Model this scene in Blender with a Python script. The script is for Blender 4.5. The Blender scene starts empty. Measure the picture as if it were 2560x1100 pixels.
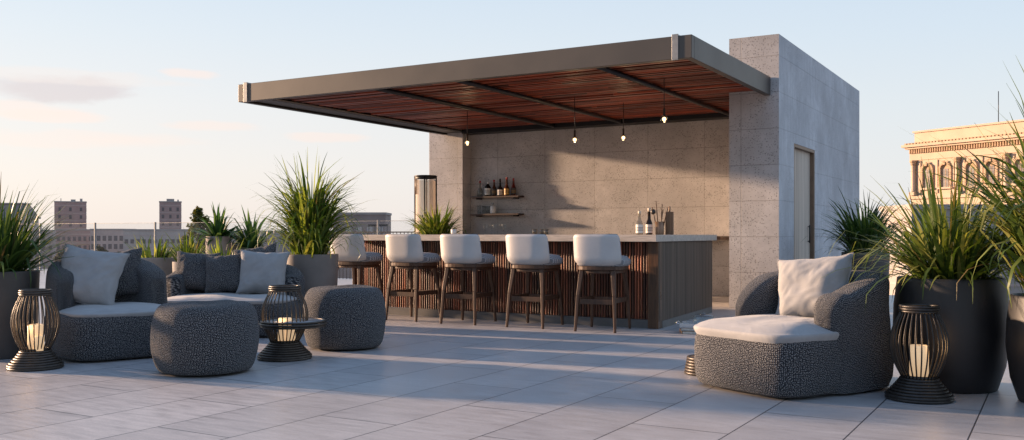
import bpy, math, random
from mathutils import Vector, Matrix, noise
R = math.radians
PI = math.pi
SC = bpy.context.scene
COL = SC.collection
random.seed(7)

# ------------------------------------------------------------------ helpers
class MB:
    """collects shapes for ONE mesh object"""
    def __init__(s): s.v = []; s.f = []; s.sm = []; s.uv = {}
    def add(s, vs, fs, smooth=False):
        o = len(s.v); s.v += [tuple(p) for p in vs]
        for f in fs: s.f.append(tuple(i + o for i in f)); s.sm.append(smooth)
        return s
    def box(s, x0, x1, y0, y1, z0, z1):
        v = [(x0,y0,z0),(x1,y0,z0),(x1,y1,z0),(x0,y1,z0),(x0,y0,z1),(x1,y0,z1),(x1,y1,z1),(x0,y1,z1)]
        return s.add(v, [(0,3,2,1),(4,5,6,7),(0,1,5,4),(1,2,6,5),(2,3,7,6),(3,0,4,7)])
    def prism(s, pts, z0, z1):
        n = len(pts)
        v = [(x,y,z0) for x,y in pts] + [(x,y,z1) for x,y in pts]
        f = [tuple(range(n-1,-1,-1)), tuple(range(n,2*n))] + [(i,(i+1)%n,n+(i+1)%n,n+i) for i in range(n)]
        return s.add(v, f)
    def bar(s, p0, p1, w0, w1=None, d0=None, d1=None):
        """tapered square bar between two points (w along local x, d along local y)"""
        w1 = w0 if w1 is None else w1; d0 = w0 if d0 is None else d0; d1 = w1 if d1 is None else d1
        p0 = Vector(p0); p1 = Vector(p1)
        v = []
        for p, w, d in ((p0,w0,d0),(p1,w1,d1)):
            for a, b in ((-1,-1),(1,-1),(1,1),(-1,1)): v.append((p.x+a*w/2, p.y+b*d/2, p.z))
        f = [(0,1,2,3),(7,6,5,4)] + [(i,4+i,4+(i+1)%4,(i+1)%4) for i in range(4)]
        return s.add(v, f)
    def lathe(s, prof, n=32, c=(0,0), smooth=True, cap=True):
        v = []; f = []
        for r, z in prof:
            for k in range(n):
                a = 2*PI*k/n; v.append((c[0]+r*math.cos(a), c[1]+r*math.sin(a), z))
        for i in range(len(prof)-1):
            for k in range(n):
                f.append((i*n+k, i*n+(k+1)%n, (i+1)*n+(k+1)%n, (i+1)*n+k))
        s.add(v, f, smooth)
        if cap:
            m = len(prof)-1; o = len(s.v)-len(v)
            if prof[0][0] > 1e-5: s.f.append(tuple(o+k for k in range(n-1,-1,-1))); s.sm.append(False)
            if prof[m][0] > 1e-5: s.f.append(tuple(o+m*n+k for k in range(n))); s.sm.append(False)
        return s
    def torus(s, Rr, z, r, n=40, m=6, c=(0,0)):
        v = []; f = []
        for i in range(n):
            a = 2*PI*i/n
            for j in range(m):
                b = 2*PI*j/m; q = Rr + r*math.cos(b)
                v.append((c[0]+q*math.cos(a), c[1]+q*math.sin(a), z+r*math.sin(b)))
        for i in range(n):
            for j in range(m):
                f.append((i*m+j, ((i+1)%n)*m+j, ((i+1)%n)*m+(j+1)%m, i*m+(j+1)%m))
        return s.add(v, f, True)
    def tube(s, pts, r, m=6, smooth=True, cap=True):
        pts = [Vector(p) for p in pts]; n = len(pts); v = []; f = []
        rs = r if isinstance(r, (list,tuple)) else [r]*n
        up = None
        for i, p in enumerate(pts):
            t = (pts[min(i+1,n-1)] - pts[max(i-1,0)]).normalized()
            if up is None: up = t.orthogonal().normalized()
            up = (up - t*up.dot(t)).normalized(); w = t.cross(up)
            for j in range(m):
                b = 2*PI*j/m; q = p + rs[i]*(math.cos(b)*up + math.sin(b)*w); v.append(tuple(q))
        for i in range(n-1):
            for j in range(m): f.append((i*m+j, i*m+(j+1)%m, (i+1)*m+(j+1)%m, (i+1)*m+j))
        if cap: f.append(tuple(range(m-1,-1,-1))); f.append(tuple((n-1)*m+j for j in range(m)))
        return s.add(v, f, smooth)
    def grid(s, fn, nu, nv, smooth=True):
        v = [fn(i/nu, j/nv) for j in range(nv+1) for i in range(nu+1)]
        f = [(j*(nu+1)+i, j*(nu+1)+i+1, (j+1)*(nu+1)+i+1, (j+1)*(nu+1)+i) for j in range(nv) for i in range(nu)]
        Lu = max(sum((Vector(v[j*(nu+1)+i+1])-Vector(v[j*(nu+1)+i])).length for i in range(nu)) for j in range(nv+1))
        cv = [0.0]
        for j in range(nv): cv.append(cv[-1]+sum((Vector(v[(j+1)*(nu+1)+i])-Vector(v[j*(nu+1)+i])).length for i in range(nu+1))/(nu+1))
        o = len(s.v); off = 1.37*len(s.uv)**.5
        for j in range(nv+1):
            for i in range(nu+1): s.uv[o+j*(nu+1)+i] = (Lu*i/nu+off, cv[j])
        return s.add(v, f, smooth)
    def build(s, name, m, parent=None, bevel=0, weld=False):
        me = bpy.data.meshes.new(name); me.from_pydata(s.v, [], s.f); me.materials.append(m)
        me.polygons.foreach_set('use_smooth', s.sm); me.update()
        if s.uv:
            ul = me.uv_layers.new(name='fabric')
            for l in me.loops: ul.data[l.index].uv = s.uv.get(l.vertex_index, (0,0))
        o = bpy.data.objects.new(name, me); COL.objects.link(o)
        if parent is not None: o.parent = parent
        if weld:
            w = o.modifiers.new('w','WELD'); w.merge_threshold = 1e-4
        if bevel:
            b = o.modifiers.new('b','BEVEL'); b.width = bevel; b.segments = 2; b.limit_method = 'ANGLE'; b.angle_limit = R(40)
        return o

def tag(o, label=None, cat=None, group=None, kind=None):
    if label: o['label'] = label
    if cat: o['category'] = cat
    if group: o['group'] = group
    if kind: o['kind'] = kind
    return o
def thing(name, label, cat, loc=(0,0,0), rz=0, group=None):
    o = bpy.data.objects.new(name, None); COL.objects.link(o)
    o.location = loc; o.rotation_euler = (0,0,rz); o.empty_display_size = .2
    return tag(o, label, cat, group)
def copy_tree(o, parent=None):
    c = o.copy(); COL.objects.link(c); c.parent = parent
    for ch in [x for x in COL.objects if x.parent == o]: copy_tree(ch, c)
    return c

YAW = R(30.2)
CS, SN = math.cos(YAW), math.sin(YAW)
def at(px, d):
    """bearing and distance measured from the viewpoint -> ground position"""
    lat = (px-1280)/2353*d
    return (lat*CS - d*SN, lat*SN + d*CS)

# ------------------------------------------------------------------ materials
def nodes(name):
    m = bpy.data.materials.new(name); m.use_nodes = True
    nt = m.node_tree; b = nt.nodes['Principled BSDF']
    return m, nt, b
def N(nt, t, **kw):
    n = nt.nodes.new(t)
    for k, v in kw.items():
        if k in n.inputs.keys() if hasattr(n.inputs,'keys') else False: n.inputs[k].default_value = v
        else: setattr(n, k, v)
    return n
def ramp(nt, fac, stops):
    r = nt.nodes.new('ShaderNodeValToRGB')
    el = r.color_ramp.elements
    while len(el) < len(stops): el.new(.5)
    for e, (p, c) in zip(el, stops):
        e.position = p; e.color = (c[0],c[1],c[2],1) if not isinstance(c,(int,float)) else (c,c,c,1)
    nt.links.new(fac, r.inputs[0]); return r.outputs[0]
def coord(nt, scale=(1,1,1), rot=(0,0,0), out='Object'):
    t = nt.nodes.new('ShaderNodeTexCoord'); mp = nt.nodes.new('ShaderNodeMapping')
    mp.inputs['Scale'].default_value = scale; mp.inputs['Rotation'].default_value = rot
    nt.links.new(t.outputs[out], mp.inputs[0]); return mp.outputs[0]
def bump(nt, b, h, strength=.3, dist=.01):
    n = nt.nodes.new('ShaderNodeBump'); n.inputs['Strength'].default_value = strength; n.inputs['Distance'].default_value = dist
    nt.links.new(h, n.inputs['Height']); nt.links.new(n.outputs[0], b.inputs['Normal'])
def mixc(nt, fac, a, c, mode='MIX'):
    n = nt.nodes.new('ShaderNodeMix'); n.data_type = 'RGBA'; n.blend_type = mode
    for s, v in ((n.inputs[0],fac),(n.inputs[6],a),(n.inputs[7],c)):
        if isinstance(v,(int,float)): s.default_value = v
        elif isinstance(v,tuple): s.default_value = (*v,1)
        else: nt.links.new(v, s)
    return n.outputs[2]
def mathn(nt, op, a, b=None, c=None):
    n = nt.nodes.new('ShaderNodeMath'); n.operation = op
    for i, v in enumerate((a,b,c)):
        if v is None: continue
        if isinstance(v,(int,float)): n.inputs[i].default_value = v
        else: nt.links.new(v, n.inputs[i])
    return n.outputs[0]
def noisen(nt, vec, scale, detail=3, rough=.55, dist=0):
    n = nt.nodes.new('ShaderNodeTexNoise'); n.inputs['Scale'].default_value = scale; n.inputs['Detail'].default_value = detail
    n.inputs['Roughness'].default_value = rough; n.inputs['Distortion'].default_value = dist
    nt.links.new(vec, n.inputs['Vector']); return n.outputs[0]
def simple(name, c, rough=.5, metal=0, var=.25, vscale=6, stretch=(1,1,1), bmp=0, bscale=80, spec=.5, coat=0):
    m, nt, b = nodes(name)
    v = coord(nt, stretch)
    n = noisen(nt, v, vscale, 4)
    lo = tuple(x*(1-var) for x in c); hi = tuple(min(1,x*(1+var)) for x in c)
    nt.links.new(ramp(nt, n, [(.3,lo),(.7,hi)]), b.inputs['Base Color'])
    rr = nt.nodes.new('ShaderNodeMapRange'); rr.inputs[3].default_value = max(.02,rough-.08); rr.inputs[4].default_value = min(1,rough+.08)
    nt.links.new(n, rr.inputs[0]); nt.links.new(rr.outputs[0], b.inputs['Roughness'])
    b.inputs['Metallic'].default_value = metal; b.inputs['Specular IOR Level'].default_value = spec; b.inputs['Coat Weight'].default_value = coat
    if bmp: bump(nt, b, noisen(nt, v, bscale, 3), bmp, .004)
    return m
def emit(name, c, s):
    m, nt, b = nodes(name)
    b.inputs['Base Color'].default_value = (*[min(.9,x) for x in c],1); b.inputs['Emission Color'].default_value = (*c,1); b.inputs['Emission Strength'].default_value = s
    return m
def glass(name, tint=(.96,.98,.97), refl=.12, rough=.02, body=0, bodyc=(.5,.5,.5), pw=3, mxr=.7):
    m = bpy.data.materials.new(name); m.use_nodes = True; nt = m.node_tree; nt.nodes.clear()
    o = nt.nodes.new('ShaderNodeOutputMaterial'); t = nt.nodes.new('ShaderNodeBsdfTransparent'); t.inputs[0].default_value = (*tint,1)
    g = nt.nodes.new('ShaderNodeBsdfGlossy'); g.inputs['Roughness'].default_value = rough
    lw = nt.nodes.new('ShaderNodeLayerWeight'); lw.inputs[0].default_value = .5
    f = mathn(nt, 'MULTIPLY_ADD', mathn(nt,'POWER',lw.outputs['Facing'],pw), mxr, refl*.5)
    mx = nt.nodes.new('ShaderNodeMixShader'); nt.links.new(f, mx.inputs[0]); nt.links.new(t.outputs[0], mx.inputs[1]); nt.links.new(g.outputs[0], mx.inputs[2])
    last = mx.outputs[0]
    if body:
        d = nt.nodes.new('ShaderNodeBsdfDiffuse'); d.inputs[0].default_value = (*bodyc,1)
        m2 = nt.nodes.new('ShaderNodeMixShader'); m2.inputs[0].default_value = body
        nt.links.new(last, m2.inputs[1]); nt.links.new(d.outputs[0], m2.inputs[2]); last = m2.outputs[0]
    nt.links.new(last, o.inputs[0]); return m

M = {}
def make_concrete(name, base, pits, streak):
    m, nt, b = nodes(name)
    t = nt.nodes.new('ShaderNodeTexCoord'); sp = nt.nodes.new('ShaderNodeSeparateXYZ'); nt.links.new(t.outputs['Object'], sp.inputs[0])
    u = mathn(nt,'ADD',sp.outputs[0],sp.outputs[1])
    cb = nt.nodes.new('ShaderNodeCombineXYZ'); nt.links.new(u, cb.inputs[0]); nt.links.new(sp.outputs[2], cb.inputs[1])
    v = t.outputs['Object']
    big = noisen(nt, v, 1.1, 5, .6); med = noisen(nt, v, 7, 4, .65)
    col = ramp(nt, big, [(.3,tuple(x*.70 for x in base)),(.7,tuple(x*1.14 for x in base))])
    col = mixc(nt, ramp(nt, med, [(.35,.45),(.7,0)]), col, tuple(x*.72 for x in base))
    if streak:
        vs = coord(nt, (1,1,.13)); st = noisen(nt, vs, 13, 5, .7)
        col = mixc(nt, ramp(nt, st, [(.45,0),(.72,.55)]), col, tuple(x*.62 for x in base))
    vo = nt.nodes.new('ShaderNodeTexVoronoi'); vo.inputs['Scale'].default_value = pits
    if streak:
        nt.links.new(coord(nt,(1,1,.6)), vo.inputs['Vector'])
    else: nt.links.new(v, vo.inputs['Vector'])
    dens = noisen(nt, v, 3, 3); thr = mathn(nt,'MULTIPLY_ADD', dens, .62, .02)
    sp2 = nt.nodes.new('ShaderNodeSeparateColor'); nt.links.new(vo.outputs['Color'], sp2.inputs[0])
    thr = mathn(nt,'MULTIPLY',thr, mathn(nt,'MULTIPLY_ADD',sp2.outputs[0],1.1,.15))
    pit = mathn(nt,'LESS_THAN',vo.outputs['Distance'],thr)
    col = mixc(nt, mathn(nt,'MULTIPLY',pit,.56 if not streak else .45), col, tuple(x*.22 for x in base))
    br = nt.nodes.new('ShaderNodeTexBrick'); br.offset = 0; br.inputs['Scale'].default_value = 1
    br.inputs['Brick Width'].default_value = 1.08; br.inputs['Row Height'].default_value = .53; br.inputs['Mortar Size'].default_value = .006; br.inputs['Mortar Smooth'].default_value = .2
    br.inputs['Color1'].default_value = (1,1,1,1); br.inputs['Color2'].default_value = (.93,.93,.935,1); br.inputs['Mortar'].default_value = (.70,.69,.68,1)
    nt.links.new(cb.outputs[0], br.inputs['Vector'])
    col = mixc(nt, 1.0 if not streak else .5, col, br.outputs['Color'], 'MULTIPLY')
    nt.links.new(col, b.inputs['Base Color']); b.inputs['Roughness'].default_value = .8
    h = mathn(nt,'SUBTRACT', mathn(nt,'MULTIPLY',med,.3), pit); h = mathn(nt,'SUBTRACT',h,br.outputs['Fac'])
    bump(nt, b, h, .55, .01)
    return m
M['concrete'] = make_concrete('pitted_concrete', (.57,.545,.53), 42, False)
M['concrete_side'] = make_concrete('streaked_shade_concrete', (.60,.62,.65), 42, True)  # streaked copy; its cooler base colour holds the bluish shade of the long face

def make_tiles():
    m, nt, b = nodes('stone_tiles')
    t = nt.nodes.new('ShaderNodeTexCoord'); sp = nt.nodes.new('ShaderNodeSeparateXYZ'); nt.links.new(t.outputs['Object'], sp.inputs[0])
    cb = nt.nodes.new('ShaderNodeCombineXYZ'); nt.links.new(sp.outputs[1], cb.inputs[0]); nt.links.new(mathn(nt,'ADD',sp.outputs[0],3.3+.575*60), cb.inputs[1])
    br = nt.nodes.new('ShaderNodeTexBrick'); br.offset = .5; br.inputs['Scale'].default_value = 1
    br.inputs['Brick Width'].default_value = 1.45; br.inputs['Row Height'].default_value = .575; br.inputs['Mortar Size'].default_value = .0045; br.inputs['Mortar Smooth'].default_value = .1
    br.inputs['Color1'].default_value = (1,1,1,1); br.inputs['Color2'].default_value = (.87,.872,.88,1); br.inputs['Mortar'].default_value = (.14,.14,.15,1)
    nt.links.new(cb.outputs[0], br.inputs['Vector'])
    v = t.outputs['Object']
    big = noisen(nt, v, .9, 4); st = noisen(nt, coord(nt,(1.2,7,1)), 2.6, 6, .68, .4); fine = noisen(nt, coord(nt,(14,40,10)), 3, 3)
    col = ramp(nt, st, [(.3,(.385,.372,.368)),(.5,(.50,.485,.478)),(.72,(.60,.58,.572))])
    col = mixc(nt, ramp(nt, big,[(.35,.5),(.62,0)]), col, (.38,.36,.355))
    col = mixc(nt, ramp(nt, fine,[(.4,.22),(.65,0)]), col, (.31,.29,.285))
    col = mixc(nt, 1.0, col, br.outputs['Color'], 'MULTIPLY')
    nt.links.new(col, b.inputs['Base Color'])
    nt.links.new(ramp(nt, st,[(.3,.30),(.7,.48)]), b.inputs['Roughness'])
    b.inputs['Specular IOR Level'].default_value = .36
    h = mathn(nt,'SUBTRACT', mathn(nt,'ADD',mathn(nt,'MULTIPLY',st,.35),mathn(nt,'MULTIPLY',fine,.18)), br.outputs['Fac'])
    bump(nt, b, h, .22, .004)
    return m
M['tiles'] = make_tiles()

def make_boucle(name, dark, light, scale=66):
    m, nt, b = nodes(name)
    v0 = coord(nt, out='UV')
    wob = nt.nodes.new('ShaderNodeTexNoise'); wob.inputs['Scale'].default_value = 14; nt.links.new(v0, wob.inputs['Vector'])
    vm = nt.nodes.new('ShaderNodeVectorMath'); vm.operation = 'MULTIPLY_ADD'; nt.links.new(wob.outputs['Color'], vm.inputs[0]); vm.inputs[1].default_value = (.02,.02,0); nt.links.new(v0, vm.inputs[2])
    vo = nt.nodes.new('ShaderNodeTexVoronoi'); vo.voronoi_dimensions = '2D'; vo.inputs['Scale'].default_value = scale; vo.inputs['Randomness'].default_value = .5
    nt.links.new(vm.outputs[0], vo.inputs['Vector'])
    sp = nt.nodes.new('ShaderNodeSeparateColor'); nt.links.new(vo.outputs['Color'], sp.inputs[0])
    d = mathn(nt,'ADD',vo.outputs['Distance'], mathn(nt,'MULTIPLY',sp.outputs[0],.07))
    col = ramp(nt, d, [(.16,light),(.25,tuple((a*.4+c*.6) for a,c in zip(light,dark))),(.36,dark)])
    nt.links.new(col, b.inputs['Base Color']); b.inputs['Roughness'].default_value = .92; b.inputs['Specular IOR Level'].default_value = .2
    b.inputs['Sheen Weight'].default_value = .1
    bump(nt, b, mathn(nt,'SUBTRACT',1.0,d), .8, .010)
    return m
M['boucle'] = make_boucle('woven_boucle', (.024,.026,.032), (.42,.415,.41), 88)

def make_fabric(name, c, fold=.5):
    m, nt, b = nodes(name)
    v = coord(nt)
    a = noisen(nt, coord(nt,(1,1.6,1.2),(0,.3,.5)), 5, 4, .5, 1.1); w = noisen(nt, v, 260, 2)
    nt.links.new(ramp(nt, a, [(.3,tuple(x*.88 for x in c)),(.7,tuple(min(1,x*1.06) for x in c))]), b.inputs['Base Color'])
    b.inputs['Roughness'].default_value = .85; b.inputs['Specular IOR Level'].default_value = .2; b.inputs['Sheen Weight'].default_value = .2
    rid = mathn(nt,'ABSOLUTE', mathn(nt,'SUBTRACT', a, .5)); 
    bump(nt, b, mathn(nt,'ADD', mathn(nt,'MULTIPLY',rid,-fold*2), mathn(nt,'MULTIPLY',w,.02)), .5, .05)
    return m
M['linen'] = make_fabric('grey_linen', (.31,.31,.313), .14)
M['linen_seat'] = make_fabric('grey_seat_linen', (.34,.34,.343), .12)
M['stool_shell'] = simple('stool_leather', (.50,.485,.475), .5, var=.05, bmp=.12, bscale=220, spec=.35)
def make_stripe():
    m, nt, b = nodes('striped_seat_fabric')
    w = nt.nodes.new('ShaderNodeTexWave'); w.inputs['Scale'].default_value = 14; w.inputs['Distortion'].default_value = 3; w.inputs['Detail Scale'].default_value = .8
    nt.links.new(coord(nt,(1,1,1),(0,0,R(25))), w.inputs['Vector'])
    nt.links.new(ramp(nt, w.outputs['Fac'], [(.2,(.16,.165,.18)),(.8,(.40,.40,.41))]), b.inputs['Base Color']); b.inputs['Roughness'].default_value = .85
    bump(nt, b, w.outputs['Fac'], .4, .01); return m
M['stripe'] = make_stripe()

def make_wood(name, dark, light, stretch, scale=5, rough=.45, island=False, bmp=.15):
    m, nt, b = nodes(name)
    v = coord(nt, stretch)
    g = noisen(nt, v, scale, 6, .65, .6); g2 = noisen(nt, v, scale*4, 3)
    mid = tuple((a+c)/2 for a,c in zip(dark,light))
    col = ramp(nt, g, [(.3,dark),(.5,mid),(.7,light)])
    col = mixc(nt, ramp(nt,g2,[(.4,.4),(.6,0)]), col, tuple(x*.6 for x in dark))
    if island:
        ge = nt.nodes.new('ShaderNodeNewGeometry')
        col = mixc(nt, 1.0, col, ramp(nt, ge.outputs['Random Per Island'], [(0,(.25,.24,.24)),(.5,(.8,.75,.72)),(1,(1.8,1.6,1.5))]), 'MULTIPLY')
    nt.links.new(col, b.inputs['Base Color'])
    nt.links.new(ramp(nt,g,[(.3,rough+.1),(.7,max(.1,rough-.1))]), b.inputs['Roughness'])
    if bmp: bump(nt, b, g2, bmp, .003)
    return m
M['walnut'] = make_wood('stool_walnut', (.040,.018,.009), (.125,.058,.029), (1,1,.12), 26, .58)
M['bar_slat'] = make_wood('bar_slat_wood', (.07,.022,.011), (.30,.095,.045), (1,1,.08), 20, .4, True)
M['ceiling_slat'] = make_wood('ceiling_slat_wood', (.10,.022,.011), (.43,.105,.05), (.05,1,1), 22, .42, True)
M['end_panel'] = make_wood('bar_end_veneer', (.022,.014,.009), (.12,.078,.052), (1,1,.012), 34, .55)
M['post_wood'] = make_wood('bar_post_wood', (.045,.022,.012), (.17,.085,.04), (1,1,.1), 12, .32)
M['shelf_wood'] = make_wood('shelf_wood', (.035,.02,.014), (.09,.05,.035), (.1,1,1), 18, .5)
M['counter'] = make_wood('counter_oak', (.44,.38,.32), (.60,.53,.46), (.12,1,1), 14, .5, bmp=.06)
M['board_wood'] = make_wood('board_wood', (.16,.09,.05), (.36,.22,.13), (1,1,.1), 16, .5)
M['fascia'] = simple('bronze_grey_metal', (.080,.071,.063), .45, .25, .06, 2, spec=.5)
M['black_metal'] = simple('black_metal', (.012,.012,.013), .45, .4, .2)
M['beam'] = simple('dark_tube_metal', (.035,.034,.035), .4, .5, .2)
M['bracket'] = simple('brushed_bracket', (.27,.27,.265), .45, .6, .12, 20)
M['chrome'] = simple('chrome', (.55,.56,.58), .25, 1, .05)
M['plinth'] = simple('plinth_grey', (.13,.125,.12), .6, 0, .15)
M['dark_fill'] = simple('dark_backing', (.018,.013,.011), .8, 0, .2)
M['wire'] = simple('dark_cane', (.034,.03,.027), .42, .25, .3, 30, bmp=.2, bscale=120)
M['wire_bronze'] = simple('bronze_cane', (.06,.048,.038), .4, .3, .3, 30)
M['pot_black'] = simple('black_pot', (.018,.018,.02), .5, .0, .25, 3, bmp=.05, bscale=150)
M['pot_grey'] = simple('taupe_pot', (.17,.15,.14), .55, .1, .15, 4, bmp=.1, bscale=120)
M['pot_dark'] = simple('charcoal_pot', (.06,.058,.058), .5, .1, .2, 4, bmp=.08, bscale=120)
M['pot_stone'] = simple('stone_planter', (.25,.225,.205), .8, 0, .2, 3, bmp=.2, bscale=60)
M['soil'] = simple('potting_soil', (.03,.022,.016), .95, 0, .5, 30, bmp=.6, bscale=60)
M['tray'] = simple('tray_top', (.33,.33,.34), .3, .2, .1)
M['curtain'] = make_wood('door_veneer', (.46,.39,.32), (.66,.57,.48), (1,1,.015), 9, .6, bmp=.1)
M['door_frame'] = simple('door_frame_wood', (.20,.13,.085), .5, 0, .2)
M['glass'] = glass('clear_glass', (.95,.97,.97), .10)
M['rail_glass'] = glass('railing_glass', (.955,.96,.965), .02, body=.015, bodyc=(.75,.78,.8), pw=5, mxr=.35)
M['frost'] = glass('pale_frosted_glass', (.93,.88,.82), .05, body=.42, bodyc=(.82,.70,.58))
M['amber'] = glass('amber_bottle', (.40,.16,.04), .12, body=.35, bodyc=(.16,.05,.012))
M['darkbottle'] = glass('dark_bottle', (.10,.06,.03), .14, body=.55, bodyc=(.03,.018,.01))
M['redbottle'] = glass('red_bottle', (.45,.06,.03), .12, body=.4, bodyc=(.25,.03,.015))
M['clearbottle'] = glass('pale_bottle', (.72,.70,.64), .15, body=.12, bodyc=(.3,.28,.24))
M['label'] = simple('paper_label', (.74,.71,.65), .7, 0, .08, 40)
M['label_dark'] = simple('dark_label', (.05,.045,.04), .6, 0, .2, 40)
M['label_gold'] = simple('gold_label', (.55,.30,.07), .5, 0, .2, 40)
M['ink'] = simple('label_ink', (.06,.055,.05), .7)
M['red_cap'] = simple('red_cap', (.33,.02,.018), .4)
M['dark_cap'] = simple('dark_cap', (.03,.025,.022), .4)
M['cream_cap'] = simple('cream_cap', (.66,.58,.46), .5)
M['ceramic'] = simple('white_ceramic', (.72,.72,.71), .3, 0, .04)
M['paper'] = simple('book_pages', (.62,.58,.52), .8, 0, .15, 60)
M['cover_white'] = simple('pale_book_cover', (.28,.28,.30), .45, 0, .06)
M['cover_tan'] = simple('tan_book_cover', (.20,.13,.08), .5, 0, .1)
M['bulb'] = emit('lit_bulb', (1,.62,.26), 5)
M['candle'] = emit('lit_candle_wax', (1,.66,.38), .5)
M['flame'] = emit('candle_flame', (1,.6,.22), 25)

def make_leaf(name, c0, c1, c2, trans=.3, along=None):
    m, nt, b = nodes(name)
    ge = nt.nodes.new('ShaderNodeNewGeometry')
    col = ramp(nt, ge.outputs['Random Per Island'], [(0,c0),(.5,c1),(.85,c2),(.945,tuple(min(1,x*1.3) for x in c2)),(.955,(.22,.16,.07)),(1,(.15,.10,.05))])
    n = noisen(nt, coord(nt), 5, 2)
    col = mixc(nt, ramp(nt,n,[(.35,.55),(.65,0)]), col, c0)
    nt.links.new(col, b.inputs['Base Color']); b.inputs['Roughness'].default_value = .42; b.inputs['Specular IOR Level'].default_value = .35
    tr = nt.nodes.new('ShaderNodeBsdfTranslucent'); nt.links.new(mixc(nt,1.0,col,(1.5,1.5,.7),'MULTIPLY'), tr.inputs[0])
    mx = nt.nodes.new('ShaderNodeMixShader'); mx.inputs[0].default_value = trans
    nt.links.new(b.outputs[0], mx.inputs[1]); nt.links.new(tr.outputs[0], mx.inputs[2])
    nt.links.new(mx.outputs[0], nt.nodes['Material Output'].inputs[0])
    return m
M['leaf'] = make_leaf('grass_leaf', (.028,.058,.012), (.11,.165,.028), (.33,.33,.10), .38)
M['leaf_dark'] = make_leaf('dark_grass_leaf', (.018,.044,.012), (.065,.12,.024), (.16,.21,.05))
M['leaf_bright'] = make_leaf('bright_grass_leaf', (.04,.085,.012), (.15,.22,.03), (.33,.35,.085), .38)
M['leaf_yucca'] = make_leaf('yucca_leaf', (.02,.06,.02), (.06,.14,.045), (.14,.23,.07))
M['leaf_tree'] = make_leaf('tree_leaf', (.03,.042,.008), (.085,.092,.018), (.18,.16,.035))
M['leaf_hedge'] = make_leaf('hedge_leaf', (.025,.03,.016), (.05,.058,.028), (.085,.09,.042))
M['bark'] = simple('bark', (.10,.07,.05), .9, 0, .3, 20, bmp=.5, bscale=30)

# ------------------------------------------------------------------ setting: terrace, city
mb = MB(); mb.box(-30, 9, -7, 18.1, -.3, 0)
tag(mb.build('terrace_floor', M['tiles']), 'large pale stone floor tiles of the roof terrace', None, kind='structure')
M['city'] = simple('hazy_city_ground', (.17,.15,.145), .9, 0, .3, .03)
mb = MB(); mb.box(-4000, 4000, -4000, 4000, -26.4, -26)
tag(mb.build('city_ground', M['city']), 'hazy city ground far below the terrace', None, kind='structure')
mb = MB(); mb.box(-29.6, 8.6, -6.6, 17.7, -26, -.35)
tag(mb.build('terrace_building', M['pot_stone']), 'building body that carries the roof terrace', 'building', kind='structure')

# ------------------------------------------------------------------ bar pavilion (concrete)
XR0, XR1, YR0, YR1 = -4.28, -3.54, 13.82, 20.2
pav = thing('bar_pavilion', 'pitted concrete pavilion whose walls stand around the open bar', 'building', (0,0,0))
MB().box(-10.468, XR0-.003, 16.3, 16.7, 0, 3.36).build('back_wall', M['concrete'], pav)
MB().box(-11.3, -10.47, 16.0, 16.75, 0, 3.36).build('pillar', M['concrete'], pav, .006)
mb = MB()
DY0, DY1, DZ = 14.72, 16.15, 2.5
mb.box(XR0, XR1-.2, YR0, YR1, 0, 4.02)
mb.box(XR1-.2, XR1, YR0, DY0, 0, 4.02); mb.box(XR1-.2, XR1, DY1, YR1, 0, 4.02); mb.box(XR1-.2, XR1, DY0, DY1, DZ, 4.02)
# outer faces split so that the long face gets the copy with bluish shade in its colour
sw = mb.build('side_wall', M['concrete'], pav)
sw.data.materials.append(M['concrete_side'])
for p in sw.data.polygons:
    if abs(p.normal.x) > .9 and p.center.x > XR1-.01: p.material_index = 1
dr = MB().box(XR1-.11, XR1-.07, DY0+.05, DY1-.05, .02, DZ-.05).build('door', M['curtain'], pav)
fr = MB(); fr.box(XR1-.195, XR1-.004, DY1-.05, DY1-.002, .0, DZ-.002); fr.box(XR1-.195, XR1-.004, DY0+.002, DY0+.05, 0, DZ-.002); fr.box(XR1-.195, XR1-.004, DY0+.05, DY1-.05, DZ-.05, DZ-.002)
fr.build('door_frame', M['door_frame'], pav)
MB().tube([(XR1-.04,DY1-.2,.95),(XR1-.04,DY1-.2,1.25)], .012).tube([(XR1-.07,DY1-.2,.98),(XR1-.04,DY1-.2,.98)],.008).tube([(XR1-.07,DY1-.2,1.22),(XR1-.04,DY1-.2,1.22)],.008).build('handle', M['beam'], dr)

# ------------------------------------------------------------------ canopy
can = thing('flat_canopy', 'flat metal canopy with reddish slatted soffit over the bar', 'canopy', (0,0,0))
CX0, CX1, CY0, CYR, CYL = -10.93, -3.66, 10.40, 13.815, 15.99
Z0, Z1 = 3.13, 3.40
MB().box(CX0, CX1, CY0, CY0+.09, Z0, Z1).build('fascia', M['fascia'], can, .006)
MB().box(CX1-.09, CX1, CY0+.092, CYR, Z0, Z1).build('side_beam', M['fascia'], can, .006)
mb = MB(); mb.box(CX0, CX0+.09, CY0+.092, CYL, Z0, Z1)
mb.box(CX0+.091, CX0+.45, CY0+.092, CYL, Z0+.03, Z0+.05)
mb.build('side_beam', M['black_metal'], can, .004)
MB().box(CX0+.46, CX0+.475, CY0+.3, CYL-.02, Z0+.035, Z0+.055).build('light_strip', M['bracket'], can)  # lighting strip of the soffit, built as plain pale metal that gives no light
MB().box(-10.46, XR0-.004, 15.95, 16.29, Z0, Z0+.21).build('rear_beam', M['black_metal'], can)
mb = MB(); mb.box(CX0+.092, CX1-.092, CY0+.092, CYR, 3.335, 3.385); mb.box(CX0+.092, XR0-.004, CYR+.001, 16.29, 3.335, 3.385)
mb.build('roof_panel', M['black_metal'], can)
mb = MB(); y = CY0+.13; rnd = random.Random(3)
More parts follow.
